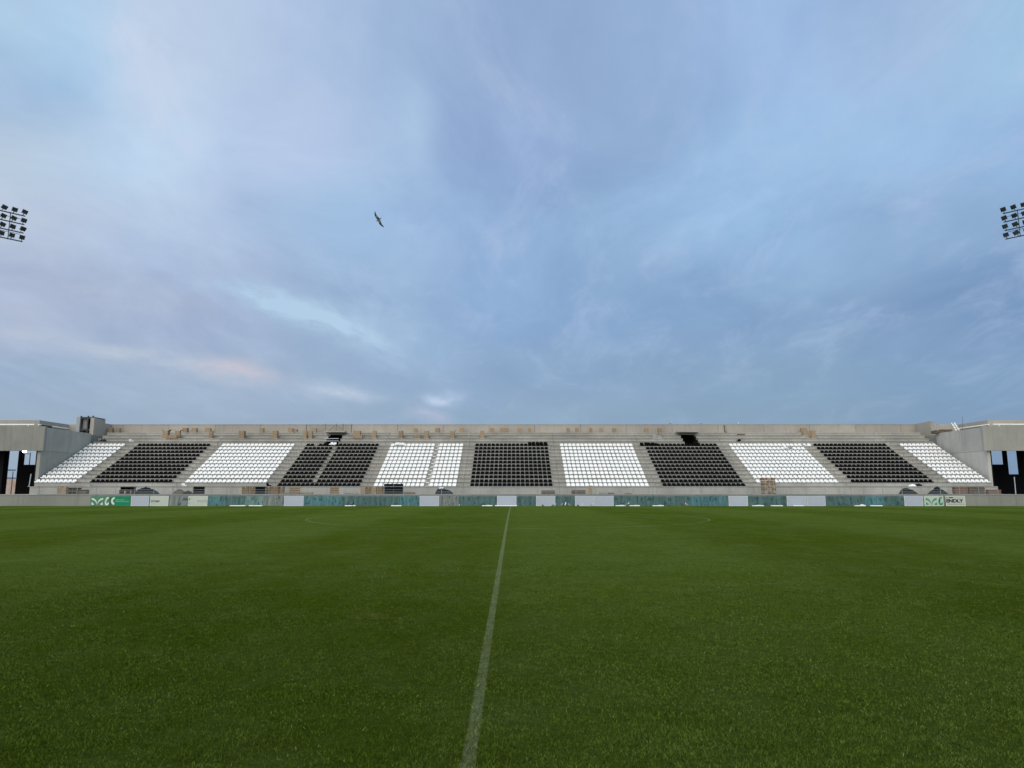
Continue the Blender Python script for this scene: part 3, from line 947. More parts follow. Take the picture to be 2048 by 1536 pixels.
mass = MB(); nmass = 0; nind = 0
brk = MB(); brkd = MB()
ROWN = {0: 'lowest row', 1: 'second row up', 2: 'third row up'}
SY = .46
loose = []
for b in range(11):
    n = 9 if b in (0, 10) else 18
    xc = ((b - 5) * 10.03 - .20) if n == 18 else (-48.32 if b == 0 else 48.0)
    r0 = 0 if 3 <= b <= 7 else 1
    for r_ in range(r0, 12):
        cnt = 0
        for j in range(n):
            x = xc + (j - (n - 1) / 2) * SP + random.uniform(-.006, .006)
            y = YR[r_] + SY
            if missing(b, r_, j):
                # bare fixing bracket left on the tread
                bq = brkd if COL[b] == 'black' else brk
                sg = -1 if random.random() < .6 else 1
                bq.box(x - .17, x + .17, y - .12, y + .05, ZR[r_], ZR[r_] + .07)
                bq.box(x + sg * .19 - .025, x + sg * .19 + .025, y - .05, y + .0, ZR[r_], ZR[r_] + .31)
                continue
            cnt += 1
            ind = r_ in (0, 1) or (r_ == 2 and b == 5)
            rz = random.uniform(-.03, .03)
            if ind:
                o = bpy.data.objects.new('stadium_seat', protos[COL[b]]); col.objects.link(o)
                o.location = (x, y, ZR[r_]); o.rotation_euler = (0, 0, rz)
                rn_ = ROWN[r_ - r0] if not (r_ == 1 and r0 == 0) else 'second row up'
                tag(o, '%s seat from left, %s of %s' % (ORD[cnt - 1], rn_, BN[b]), 'stadium seat', '%s stadium seats' % COL[b]); nind += 1
            else:
                mass.cur = 0 if COL[b] == 'white' else 1
                seat_mesh(mass, (x, y, ZR[r_]), rz); nmass += 1
# extra seats lying stacked on the top seat row
mass.cur = 1
for px in (1059.5, 1067, 1075, 1082.5, 1091):
    x = xat(px, YR[11] + SY, ZR[11]); 
    for h_ in (.10, .20): seat_mesh(mass, (x, YR[11] + SY + .01, ZR[11] + h_), .02)
for px, hs in ((1283.5, (0, .12)), (1292, (.0, .15)), (1298, (.14,)), (1305, (.0, .14)), (1312, (.05,)), (1396, (.12,)), (1389, (.15,))):
    x = xat(px, YR[11] + SY, ZR[11])
    for h_ in hs: seat_mesh(mass, (x, YR[11] + SY - .06, ZR[11] + h_), random.uniform(-.3, .3))
mass.cur = 0
for px, dz_ in ((792, .11), (797, .13), (802, .1), (806, .1), (1610, 0), (1617.5, 0), (1571.5, .1), (663, .16), (669, .13)):
    r2 = 10 if px == 1571.5 else 11
    x = xat(px, YR[r2] + SY, ZR[r2]); seat_mesh(mass, (x, YR[r2] + SY - .08, ZR[r2] + dz_), random.uniform(-.5, .5))
mo = mass.build('stadium_seats', [M['white_seat'], M['black_seat']], smooth=True, world=True)
mo['kind'] = 'stuff'; mo['label'] = 'black and white plastic seats filling the upper rows of the stand'; mo['category'] = 'stadium seats'
brk.build('seat_bracket', M['whitebag'], stand, world=True)
brkd.build('seat_bracket', M['black_seat'], stand, world=True)
for px, r_, c_, rz, lab in ((536.8, 0, 'black', 2.6, 'loose black seat on the lowest step beside the crates'),
                            (367.5, 0, 'white', .9, 'loose white seat on the step between leftmost black and second white blocks'),
                            (262.0, 12, 'white', 1.2, 'loose white seat on a bare step above the leftmost white block'),
                            (1477.6, 12, 'black', -.8, 'loose black seat alone on a bare step above white seats')):
    o = bpy.data.objects.new('loose_seat', protos[c_]); col.objects.link(o)
    o.location = (xat(px, YR[r_] + .3, ZR[r_]), YR[r_] + .3, ZR[r_]); o.rotation_euler = (0, 0, rz); tag(o, lab, 'loose seat')

# ------------------------------------------------------------------ advertising boards
YBD = YWALL - .14
ZB0 = gz(70) - .01


def text_mesh(txt, size, offset=.0, ext=.004):
    cu = bpy.data.curves.new('t', 'FONT'); cu.body = txt; cu.size = size; cu.extrude = ext; cu.offset = offset
    o = bpy.data.objects.new('t', cu); col.objects.link(o)
    dg = bpy.context.evaluated_depsgraph_get(); dg.update()
    me = bpy.data.meshes.new_from_object(o.evaluated_get(dg))
    bpy.data.objects.remove(o)
    return me


def put_text(name, txt, x0, x1, zc, hgt, parent, mat, fit=True, offset=0.0, yy=-.03):
    """lettering standing on the board's face, scaled into x0..x1 (local), centred at height zc"""
    me = text_mesh(txt, 1.0, offset)
    n = len(me.vertices); co = np.empty(n * 3, np.float32); me.vertices.foreach_get('co', co); co = co.reshape(-1, 3)
    mn, mx = co.min(0), co.max(0)
    sx_ = (x1 - x0) / (mx[0] - mn[0]); sz = hgt / (mx[1] - mn[1])
    out = np.stack([x0 + (co[:, 0] - mn[0]) * sx_, yy - (co[:, 2]) * 1.0, zc + (co[:, 1] - (mn[1] + mx[1]) / 2) * sz], 1)
    me.vertices.foreach_set('co', out.astype(np.float32).ravel()); me.update()
    me.materials.clear(); me.materials.append(mat); me.name = name
    o = bpy.data.objects.new(name, me); col.objects.link(o); o.parent = parent
    return o


def arc(m, cx, cz, r0, r1, a0, a1, x0=-9, x1=9, z0=-9, z1=9, y=-.028, n=14, sy=1.0):
    for k in range(n):
        t0, t1 = a0 + (a1 - a0) * k / n, a0 + (a1 - a0) * (k + 1) / n
        pts = [(cx + r0 * math.cos(t0), cz + sy * r0 * math.sin(t0)), (cx + r1 * math.cos(t0), cz + sy * r1 * math.sin(t0)),
               (cx + r1 * math.cos(t1), cz + sy * r1 * math.sin(t1)), (cx + r0 * math.cos(t1), cz + sy * r0 * math.sin(t1))]
        pts = [(min(max(p[0], x0), x1), min(max(p[1], z0), z1)) for p in pts]
        b = len(m.v)
        m.v += [(p[0], y, p[1]) for p in pts] + [(p[0], y + .01, p[1]) for p in pts]
        for q_ in ((0, 1, 2, 3), (7, 6, 5, 4), (0, 4, 5, 1), (1, 5, 6, 2), (2, 6, 7, 3), (3, 7, 4, 0)):
            m.f.append(tuple(b + i for i in q_)); m.mi.append(m.cur)


def board(px0, px1, kind, label, top=992.0, group=None, tilt=0.0):
    x0, x1 = xat(px0, YBD, .6), xat(px1, YBD, .6)
    zt_ = at(1026, top, YBD).z
    w = (x1 - x0); h = zt_ - ZB0
    names = {'white': 'advertising_board', 'cream': 'advertising_board', 'teal': 'cloth_panel', 'teal_pale': 'cloth_panel', 'teal_bright': 'cloth_panel', 'greyblue': 'cloth_panel',
             'emerald': 'advertising_board', 'fade_green': 'advertising_board'}
    cat = 'board' if names[kind] == 'advertising_board' else 'panel'
    root = empty(names[kind], ((x0 + x1) / 2, YBD, ZB0), (R(tilt), 0, 0))
    tag(root, label, cat, group)
    mt = {'white': 'white_board', 'cream': 'cream_board'}.get(kind, kind)
    m = MB()
    if cat == 'board':
        m.box(-w / 2 + .02, w / 2 - .02, -.015, .015, .03, h - .02); m.build('face', M[mt], root)
        m = MB()
        fr = .022
        m.box(-w / 2 + .008, -w / 2 + .008 + fr, -.022, .02, .0, h); m.box(w / 2 - .008 - fr, w / 2 - .008, -.022, .02, .0, h)
        m.box(-w / 2 + .008 + fr, w / 2 - .008 - fr, -.022, .02, h - .022, h); m.box(-w / 2 + .008 + fr, w / 2 - .008 - fr, -.022, .02, 0, .03)
        m.build('frame', M['planks_white' if kind in ('white', 'cream') else mt], root)
        for sx_ in (-w / 2 + .3, w / 2 - .3):
            m = MB(); m.box(sx_ - .02, sx_ + .02, .02, .06, 0, h * .8); m.build('leg', M['steel'], root)
    else:
        # cloth: gently rippled sheet on a light frame
        nxx, nz = 26, 5; b = 0; ph = random.uniform(0, 6)
        for lay in (0, 1):
            for iz in range(nz + 1):
                for ix in range(nxx + 1):
                    xx = -w / 2 + w * ix / nxx; zz_ = h * iz / nz
                    yy = .014 * math.sin(xx * 13 + ph + .4 * math.sin(zz_ * 5)) + .008 * math.sin(xx * 29 + ph * 2) + lay * .006
                    zt2 = zz_ - (.018 * abs(math.sin(xx * 3.2 + ph)) if iz == nz else 0)
                    m.v.append((xx, yy, zt2))
        N = (nxx + 1) * (nz + 1)
        for lay in (0, 1):
            for iz in range(nz):
                for ix in range(nxx):
                    a_ = lay * N + iz * (nxx + 1) + ix
                    f_ = (a_, a_ + 1, a_ + nxx + 2, a_ + nxx + 1)
                    m.f.append(f_ if lay == 0 else tuple(reversed(f_))); m.mi.append(0)
        m.build('cloth', M[mt], root, smooth=True)
        m = MB(); m.box(-w / 2 + .01, w / 2 - .01, .03, .06, h - .12, h - .07); m.box(-w / 2 + .01, w / 2 - .01, .03, .06, .05, .09)
        m.build('frame', M['steel'], root)
    return root, w, h


GB = 'boards and cloth panels along the low wall'
# --- green logo boards, left
rt, w, h = board(181.5, 220.0, 'fade_green', 'faded green board with white curved emblem, leftmost along the low wall', 992.5, GB, 2)
m = MB()


def emblem(m, x0, w, h, y=-.03):
    """a wide V of two curved strokes, a small leaf under each, and a hooked C"""
    vx = x0 + w * .36
    # left stroke: curve from upper left down to the foot of the V, right stroke mirrored
    for sgn in (-1, 1):
        n = 12
        for k in range(n):
            def P(t, o_):
                ang = math.pi / 2 * t
                R_ = .30 * w
                cx_ = vx + sgn * R_ * 1.0
                x = cx_ - sgn * (R_ * .93 * math.sin(ang) ) * 1.0 if False else vx + sgn * R_ * (1 - math.sin(ang) * .96)
                z = h * .82 - h * .62 * (1 - math.cos(ang)) - (0 if o_ == 0 else h * .20 * (.9 + .1 * t))
                x2 = x + (0 if o_ == 0 else -sgn * -.0)
                return x2, z
            a0, a1 = P(k / n, 0), P((k + 1) / n, 0); b0_, b1 = P(k / n, 1), P((k + 1) / n, 1)
            q_ = [a0, b0_, b1, a1]; b = len(m.v)
            m.v += [(p[0], y, p[1]) for p in q_] + [(p[0], y + .01, p[1]) for p in q_]
            for t in ((0, 1, 2, 3), (7, 6, 5, 4), (0, 4, 5, 1), (1, 5, 6, 2), (2, 6, 7, 3), (3, 7, 4, 0)):
                m.f.append(tuple(b + i for i in t)); m.mi.append(0)
        # leaf
        lx = vx + sgn * w * .21
        m.extr  # noqa
        pts = [(lx + sgn * .085 * w, h * .40), (lx + sgn * .09 * w, h * .14), (lx + sgn * .04 * w, h * .11), (lx - sgn * .06 * w, h * .16), (lx + sgn * .0 * w, h * .29)]
        if sgn > 0: pts = pts
        b = len(m.v); nn = len(pts)
        m.v += [(p[0], y, p[1]) for p in pts] + [(p[0], y + .01, p[1]) for p in pts]
        m.f.append(tuple(b + i for i in range(nn))); m.f.append(tuple(b + nn + i for i in reversed(range(nn)))); m.mi += [0, 0]
        for i in range(nn):
            j = (i + 1) % nn; m.f.append((b + i, b + j, b + nn + j, b + nn + i)); m.mi.append(0)


def hook(m, x0, w, h, y=-.03, full=True):
    arc(m, x0 + w * .9, h * .62, h * .13, h * .30, R(80), R(215), y=y, x1=x0 + w)
    arc(m, x0 + w * .72, h * .30, h * .05, h * .22, R(20), R(-170), y=y)
    m.box(x0 + w * .72 - h * .22 - .0, x0 + w * .72 - h * .05, y, y + .01, h * .28, h * .6)


emblem(m, -w / 2, w * .98, h); m.build('emblem', M['logo_white'], rt)
m = MB(); hook(m, w * .10, w * .36, h, -.033); m.build('emblem', M['logo_white'], rt)
rt, w, h = board(221.6, 261.3, 'emerald', 'emerald green board with pale lettering lines beside the emblem board', 992.3, GB, 1)
m = MB(); arc(m, -w / 2 + .42, h * .52, h * .20, h * .40, R(75), R(285), y=-.03, x0=-w / 2 + .03, x1=-w / 2 + .38); m.build('emblem', M['logo_white'], rt)
# two lines of small pale lettering, unreadable in the photograph: rows of short marks
m = MB()
for (xa, xb, zc) in ((-w / 2 + .47, w / 2 - .62, h * .62), (-w / 2 + .47, w / 2 - .12, h * .46)):
    x = xa
    while x < xb:
        ww = random.choice((.035, .05, .06, .025))
        m.box(x, min(x + ww, xb), -.026, -.015, zc - .045, zc + random.choice((.03, .045))); x += ww + .02
m.build('lettering', M['pale_green'], rt)
board(262.0, 298.0, 'white', 'plain pale board between the emerald board and lettered cream board', 992, GB)
rt, w, h = board(300.0, 337.0, 'cream', 'cream board with small black word STEP at its left', 992, GB)
put_text('lettering', 'STEP', -w / 2 + .10, -w / 2 + .95, h * .47, .17, rt, M['ink'], offset=.02, yy=-.022)
board(337.3, 376.0, 'greyblue', 'mottled grey-blue cloth panel between the two cream boards', 992, GB)
rt, w, h = board(376.5, 415.2, 'cream', 'cream board with a black outlined bar at its right edge', 992, GB)
m = MB(); zc = h * .48
m.box(w * .0, w / 2 - .035, -.026, -.016, zc + .055, zc + .08); m.box(w * .0, w / 2 - .035, -.026, -.016, zc - .08, zc - .055); m.box(w * .0, w * .0 + .06, -.026, -.016, zc - .0549, zc + .0549)
m.build('lettering', M['greyink'], rt)
m = MB(); Tm = Matrix.Translation((-w / 2 + .14, -.02, h * .70)) @ Matrix.Rotation(R(18), 4, 'Y'); m.box(-.03, .03, -.006, .004, -.09, .09, Tm)
m.box(-w / 2 + .03, -w / 2 + .17, -.026, -.016, h * .28, h * .31); m.build('mark', M['ink'], rt)

runs = [  # (first px, last px, count, material list, run name)
    (415.8, 489.5, 2, ['teal_bright', 'teal'], 'left-hand teal run'),
    (489.8, 567.5, 2, ['teal_pale', 'greyblue'], None),
    (607.6, 838.6, 6, ['teal_bright', 'teal_bright', 'teal', 'teal', 'teal', 'teal_bright'], 'six-panel teal run left of centre'),
    (878.6, 917.5, 1, ['greyblue'], None),
    (918.0, 993.8, 2, ['teal', 'teal'], 'two-panel teal run below the centre black block'),
    (1033.2, 1071.8, 1, ['teal'], None),
    (1111.0, 1149.6, 1, ['teal'], None),
    (1227.8, 1456.8, 6, ['teal'] * 4 + ['teal_bright'] * 2, 'six-panel teal run right of centre'),
    (1496.2, 1573.2, 2, ['teal', 'teal'], 'two-panel teal run before the tall carton stack'),
    (1651.3, 1808.0, 4, ['teal', 'teal', 'teal_bright', 'teal'], 'four-panel teal run towards the right'),
]
single = {489.8: ['pale streaked teal cloth panel left of a grey one', 'mottled grey cloth panel left of the first plain white board after it'],
          878.6: ['mottled grey cloth panel just right of a plain white board'],
          1033.2: ['single teal cloth panel between two white boards under the centre black seats'],
          1111.0: ['single dark teal cloth panel with gulls on the grass before it']}
for a_, b_, n, mats, nm in runs:
    for k in range(n):
        p0 = a_ + (b_ - a_) * k / n; p1 = a_ + (b_ - a_) * (k + 1) / n
        lab = single[a_][k] if a_ in single else '%s teal cloth panel from left in the %s' % (ORD[k], nm)
        board(p0 + .1, p1 - .1, mats[k], lab, 992 + random.uniform(-.2, .3), GB)
for a_, b_, lab in ((568.2, 607.2, 'plain white board between a grey panel and six-panel teal run left of centre'),
                    (839.2, 878.2, 'plain white board right of the six-panel teal run left of centre'),
                    (994.2, 1032.8, 'plain white board where the halfway line ends'),
                    (1072.2, 1110.6, 'plain white board between two single teal panels'),
                    (1150.0, 1187.6, 'greyish white board right of the gulls, left of its pair'),
                    (1188.2, 1227.2, 'white board left of the six-panel teal run right of centre'),
                    (1457.2, 1495.8, 'single plain white board right of the six-panel teal run right of centre'),
                    (1573.6, 1612.4, 'left one of two joined white boards right of the tall carton stack'),
                    (1613.2, 1650.8, 'right one of two joined white boards right of the tall carton stack'),
                    (1808.6, 1846.2, 'plain white board left of the white board with green emblem')):
    board(a_, b_, 'white', lab, 991.8 + random.uniform(-.15, .2), GB)
rt, w, h = board(1848.5, 1886.5, 'cream', 'pale board with green curved emblem near the right end', 991.8, GB)
m = MB(); emblem(m, -w / 2 + .04, w * .96, h * .96, -.028); m.build('emblem', M['logo_green'], rt)
m = MB(); hook(m, w * .14, w * .30, h * .98, -.031); m.build('emblem', M['logo_green'], rt)
rt, w, h = board(1891.5, 1930.5, 'cream', 'pale board with bold black letters ENDLY, rightmost along the low wall', 991.8, GB)
put_text('lettering', 'ENDLY', -w / 2 + .03, w / 2 - .20, h * .52, .33, rt, M['ink'], offset=.045, yy=-.022)
m = MB()
for xa, xb, zc, hh in ((-w / 2 + .03, -w / 2 + .18, h * .82, .03), (-w / 2 + .30, -w / 2 + .72, h * .83, .045)): m.box(xa, xb, -.026, -.015, zc - hh, zc + hh)
m.build('lettering', M['ink'], rt)
m = MB()
x = -w / 2 + .8
while x < w / 2 - .25: m.box(x, x + .05, -.026, -.015, h * .81, h * .84); x += .08
x = -w / 2 + .15
while x < w / 2 - .12: m.box(x, x + .06, -.026, -.015, h * .17, h * .21); x += .085
m.build('lettering', M['greyink'], rt)

# white strips lying on the grass at the foot of the panels
strips = [(460, 491, 'before the left-hand teal run'), (498, 525, 'before the pale streaked teal panel'), (690, 711, 'beside the dark bird'),
          (782.5, 803, 'before the panel left of a plain white board'), (964, 985, 'left of the halfway line end, before teal panels'),
          (990, 1034, 'across the foot of the board at the halfway line'), (1231, 1251.5, 'before the first panel right of the white pair'),
          (1259, 1279.5, 'before the second panel right of the white pair'), (1305, 1327.5, 'before the middle of the right six-panel run'),
          (1504, 1527.5, 'left of two near the tall carton stack'), (1542, 1565, 'right of two near the tall carton stack'),
          (1587, 1606, 'before the left joined white board'), (1709, 1731, 'with a raised crumpled end, before the right teal run'), (1741, 1764, 'before the third panel of the right teal run')]
for a_, b_, lab in strips:
    y = YBD - .35
    x0, x1 = xat(a_, y, .1), xat(b_, y, .1)
    m = MB(); n = 8; w = x1 - x0; ph = random.uniform(0, 6); hm = .16 if 'raised' in lab else .035
    rings = []
    for k in range(n + 1):
        t = k / n; xx = x0 + w * t; hgt = .085 + hm * max(0, math.sin(ph + t * 5)) * math.sin(math.pi * t); yo = .03 * math.sin(ph + t * 4)
        rings.append([(xx, y - .12 + yo, ZB0), (xx, y - .11 + yo, ZB0 + hgt * .85), (xx, y + .08 + yo, ZB0 + hgt), (xx, y + .12 + yo, ZB0)])
    m.loft(rings)
    tag(m.build('plastic_strip', M['planks_white'], world=True), 'white strip lying on the grass ' + lab, 'strip', 'white strips at the foot of the boards')

# ------------------------------------------------------------------ cartons, pallets, heaps
bx_mesh = {}


def carton(px0, px1, ytop, Y, zbase, label, group, rz=None, opened=False, hgt=None, mat='card'):
    x0, x1 = xat(px0, Y, zbase + .3), xat(px1, Y, zbase + .3); w = x1 - x0
    h = hgt if hgt else at((px0 + px1) / 2, ytop, Y - .2).z - zbase
    d = min(.6, max(.35, w * .8))
    root = empty('cardboard_box', ((x0 + x1) / 2, Y + d / 2, zbase), (0, 0, random.uniform(-.08, .08) if rz is None else rz))
    tag(root, label, 'cardboard box', group)
    m = MB(); m.box(-w / 2, w / 2, -d / 2, d / 2, 0, h - .01)
    if opened:
        for sg in (-1, 1):
            Tm = Matrix.Translation((sg * w / 2, 0, h - .012)) @ Matrix.Rotation(sg * R(-35), 4, 'Y')
            m.box(0 if sg > 0 else -w * .45, w * .45 if sg > 0 else 0, -d / 2, d / 2, 0, .012, Tm)
    else:
        m.box(-w / 2 - .004, -.004, -d / 2 - .004, d / 2 + .004, h - .0095, h); m.box(.004, w / 2 + .004, -d / 2 - .004, d / 2 + .004, h - .0095, h + .004)
    m.build('carton', M[mat], root)
    m = MB(); m.box(-.03, .03, -d / 2 - .008, -d / 2 - .0045, h * .72, h - .012); m.build('tape', M['tape'], root)
    return root


GT = 'cartons standing along the top parapet'
zt = ZR[15]
top_boxes = [(215.5, 224.0), (231.5, 239.0), (364.4, 374.0), (382.9, 392.4), (409.5, 419.8), (519, 526.8), (575.3, 584.9), (623.5, 631.7), (827.3, 834.1), (870.8, 879),
             (919.3, 927.8), (980, 988), (1000.3, 1007.8), (1008.6, 1016.3), (1035.6, 1043.1), (1056.1, 1062.1), (1133.6, 1139.8), (1150.7, 1157.8), (1178.7, 1184.9),
             (1199.6, 1205.8), (1226, 1232.8), (1289.5, 1297), (1316, 1324), (1603.4, 1613.6)]
BT = ['leftmost carton by the parapet, near the tall end wall', 'carton by the parapet, second from the tall left end wall',
      'left carton of three by the parapet above the leftmost black seats', 'middle carton of three by the parapet above the leftmost black seats',
      'right carton of three by the parapet above leftmost black block end', 'slim carton by the parapet above second white block from left',
      'carton by the parapet with rods beside it, above aisle left of passage', 'carton by the parapet just left of the pole scaffold',
      'narrow carton by the parapet above a small rubbish pile', 'tall carton by the parapet above the gap in white seats',
      'carton by the parapet above the aisle left of the centre block', 'carton by the parapet above left part of centre black block',
      'left one of two touching cartons by the parapet above centre seats', 'right one of two touching cartons by the parapet above centre seats',
      'carton by the parapet right of the two touching ones', 'narrow carton by the parapet above the stacked black seats',
      'pale narrow carton by the parapet, first right of the bare central stretch', 'carton by the parapet, second right of the bare central stretch',
      'carton by the parapet, third right of the bare central stretch', 'carton by the parapet, fourth right of the bare central stretch',
      'narrow carton by the parapet, fifth right of the bare central stretch', 'left carton of two by the parapet left of the right passage mouth',
      'right carton of two by the parapet left of the right passage mouth', 'leaning reddish carton by the parapet above second white block from right']
for (a_, b_), lab in zip(top_boxes, BT): carton(a_, b_, 855.6, 88.9, zt, lab, GT)
GL = 'cartons standing on the bare upper steps'
low_boxes = [(324.5, 335.5, 861.5, 'low carton with a dark flap on upper step above leftmost black block'), (349.5, 358.5, 861.3, 'low carton on upper step between flap carton and parapet cartons'),
             (417.5, 424.5, 862.0, 'low carton on upper step below the third parapet carton of three'), (477, 488, 861.5, 'low reddish carton on upper step above second white block'),
             (544.5, 554.3, 861.2, 'tall carton on upper step above right end of second white block'), (606, 613.2, 861.8, 'left carton of two touching on upper step left of scaffold'),
             (617, 624.2, 861.8, 'right carton of two touching on upper step left of scaffold'), (706.5, 720, 861.3, 'wide low carton on upper step right of the scaffold'),
             (744, 751.8, 861.3, 'carton on upper step above right end of second black block'), (797.5, 805.5, 861.3, 'carton on upper step above left end of gapped white block'),
             (848.5, 857, 861.3, 'yellowish carton on upper step between two parapet cartons above white seats'), (900.5, 909, 861.8, 'open carton with raised flap on upper step above white seats'),
             (960.2, 969, 861.5, 'carton on upper step above left edge of centre black block'), (1317.5, 1323.8, 863.5, 'small carton on upper step beside grey sheet bundle'),
             (1623.5, 1632, 861, 'pale carton on upper step beside the reddish leaning carton')]
for a_, b_, yt, lab in low_boxes:
    carton(a_, b_, yt, YR[13] + .25, ZR[13], lab, GL, opened='flap' in lab)


def mesh_pallet():
    r_ = empty('pallet', (0, 0, 0))
    for x in (-.55, 0, .5):
        m = MB(); m.box(x - .04 + .02, x + .06, -.4, .4, .022, .10); m.build('stringer', M['oldwood'], r_)
    m = MB()
    for k in range(4): y = -.4 + k * .2267; m.box(-.6, .6, y - .015, y + .15, .1001, .122)
    m.build('deck', M['oldwood'], r_)
    m = MB()
    for k in range(3): y = -.4 + k * .295; m.box(-.6, .6, y, y + .21, 0, .0218)
    m.build('bottom_deck', M['oldwood'], r_)
    return r_


P0 = mesh_pallet()
used = [False]


def pallet(x, y, z, label, mat, rot=(0, 0, 0), sc_=(1, 1, 1)):
    o = P0 if not used[0] else copy_tree(P0)
    used[0] = True
    o.location = (x, y, z); o.rotation_euler = rot; o.scale = sc_
    tag(o, label, 'pallet', 'pallets on the walkway in front of the stand')
    for c_ in o.children:
        if c_.data.users > 1 or True: c_.data = c_.data.copy()
        c_.data.materials.clear(); c_.data.materials.append(M[mat])
    return o


def upright(px0, px1, ytop, label, mat, Y=71.6, zoff=0.0, sx_=1.0):
    """pallet standing on its long edge, deck towards the pitch"""
    x0, x1 = xat(px0, Y, 1.6), xat(px1, Y, 1.6)
    z = at(1026, ytop, Y).z - ZWALK - zoff
    return pallet((x0 + x1) / 2, Y, ZWALK + zoff + z / 2, label, mat, (R(90) - R(2), 0, 0), ((x1 - x0) / 1.2, z / .8, 1))


def heap(px0, px1, ytop, Y, label, mat, cat='tarpaulin', name='tarpaulin_heap', skew=.5, rough=.25, zb=None, depth=.9):
    x0, x1 = xat(px0, Y, 1.4), xat(px1, Y, 1.4)
    zb = ZWALK if zb is None else zb
    h = at(1026, ytop, Y).z - zb
    m = MB(); nx_, ny_ = 22, 10; w = x1 - x0; ph = random.uniform(0, 9)
    G = []
    for j in range(ny_ + 1):
        for i in range(nx_ + 1):
            s_ = i / nx_; t = j / ny_
            q1 = s_ / skew if s_ < skew else (1 - s_) / (1 - skew)
            prof = math.sin(math.pi / 2 * max(0, min(1, q1))) ** .6
            pr2 = max(0, 1 - abs(2 * t - 1) ** 2.2) ** .6
            nz_ = math.sin(s_ * 17 + ph + t * 5) * math.sin(t * 9 + ph) + .6 * math.sin(s_ * 37 + t * 13 + ph)
            z = h * prof * pr2 * (1 - rough * .4 + rough * .4 * nz_)
            m.v.append((x0 + w * s_, Y + depth * (t - .5), zb + max(0, z)))
    for j in range(ny_):
        for i in range(nx_):
            a_ = j * (nx_ + 1) + i; m.f.append((a_, a_ + 1, a_ + nx_ + 2, a_ + nx_ + 1)); m.mi.append(0)
    b = len(m.v)
    m.quadface([(x0, Y - depth / 2, zb), (x0, Y + depth / 2, zb), (x1, Y + depth / 2, zb), (x1, Y - depth / 2, zb)])
    return tag(m.build(name, M[mat], world=True, smooth=True), label, cat)


def timber(px0, px1, ytop, ybot, Y, label, mat, cat='timber', n=3, name='timber_pile', zb=None):
    x0, x1 = xat(px0, Y, 1.4), xat(px1, Y, 1.4); zb = ZWALK if zb is None else zb
    zt_ = at(1026, ytop, Y).z; L = max(1, n); hh = (zt_ - zb) / L
    root = empty(name, ((x0 + x1) / 2, Y, zb)); tag(root, label, cat)
    for k in range(L):
        for q_ in range(3):
            d0 = random.uniform(0, .16) * (x1 - x0) * .3; d1 = random.uniform(0, .16) * (x1 - x0) * .3
            m = MB(); m.box(x0 + d0, x1 - d1, Y - .25 + q_ * .17 + random.uniform(-.01, .01), Y - .10 + q_ * .17, zb + k * hh + .001, zb + (k + 1) * hh - .004)
            m.build('plank', M[mat], root, world=True)
    return root


GW = 'cartons on the walkway behind the railing'
YW = 71.7
zw = ZWALK
carton(113.8, 123.0, 972.8, YW, zw, 'cardboard box on the walkway before the leftmost white seats', GW)
carton(123.6, 132.0, 974.0, YW, zw, 'grey-brown box right beside the first walkway carton at left', GW)
pallet(xat(149, YW, 1.4), YW, zw, 'lower dark pallet of the low pile before leftmost white seats', 'oldwood', (0, 0, .03), (.75, 1, 2.6))
pallet(xat(149, YW, 1.4), YW + .02, zw + .325, 'upper dark pallet of the low pile before leftmost white seats', 'oldwood', (0, 0, -.04), (.72, 1, 2.6))
timber(157, 176, 978.8, 988, YW, 'dark brown timber pile beside the low pallet pile at left', 'oldwood', n=4)
pallet(xat(255, YW, 1.4), YW, zw, 'lower dark pallet of the pile left of the big tarpaulin heap', 'oldwood', (0, 0, .02), (1.08, 1, 3.4))
pallet(xat(256, YW, 1.4), YW, zw + .42, 'upper black pallet of the pile left of the big tarpaulin heap', 'blackwood', (0, 0, -.03), (.98, 1, 2.6))
heap(271, 317, 973.5, YW, 'large dark blue-grey tarpaulin heap below the leftmost black seats', 'tarp', skew=.38)
heap(347.5, 371, 977.6, YW, 'brown earth-coloured heap left of a small black one', 'oldwood', 'heap', 'material_heap', .45)
heap(369, 385.5, 980.6, YW, 'small black bundle between brown heap and black upright pallet', 'tarp', 'bundle', 'bundle', .4)
for k in (0, 1):
    upright(387.4, 409.6, 981 - k * 8.3, '%s black pallet on edge below second white block' % ('lower', 'upper')[k], 'blackwood', YW, 0 if k == 0 else .395)
# crates row
for k, (a_, b_) in enumerate(((483.5, 497.0), (497.5, 511.0), (511.8, 521.4), (531.5, 540.5), (541.0, 556.5), (559.0, 567.0))):
    carton(a_, b_, 973.0 + .3 * (k % 2), YW + .25, zw, '%s brown crate from left in the six-crate row below second white block' % ORD[k], GW, 0.0, mat='crate')
upright(511.5, 531.0, 973.5, 'dark upright pallet leaning in front of the six-crate row', 'blackwood', YW - .15)
upright(578.4, 600.4, 973.5, 'brown slatted pallet on edge below the second black block', 'wood', YW)
timber(569, 599, 985.6, 988, YW - .4, 'thin planks lying before the brown slatted pallet', 'wood', n=1)
timber(601, 626, 984.5, 988, YW, 'brown planks lying right of the brown slatted pallet', 'wood', n=2)
upright(660.0, 678.3, 973.5, 'light slatted pallet on edge below right part of second black block', 'wood', YW)
timber(688, 716.5, 985.6, 988, YW, 'grey planks lying between light pallet and four-box row', 'tarpgrey', n=1)
for k, (a_, b_) in enumerate(((720.6, 730.6), (731.0, 741.6), (742.0, 752.6), (755.0, 765.6))):
    carton(a_, b_, 973.3, YW + .1, zw, '%s box from left in the four-box row below the gapped white block' % ORD[k], GW, 0.0, mat='crate' if k % 2 else 'card')
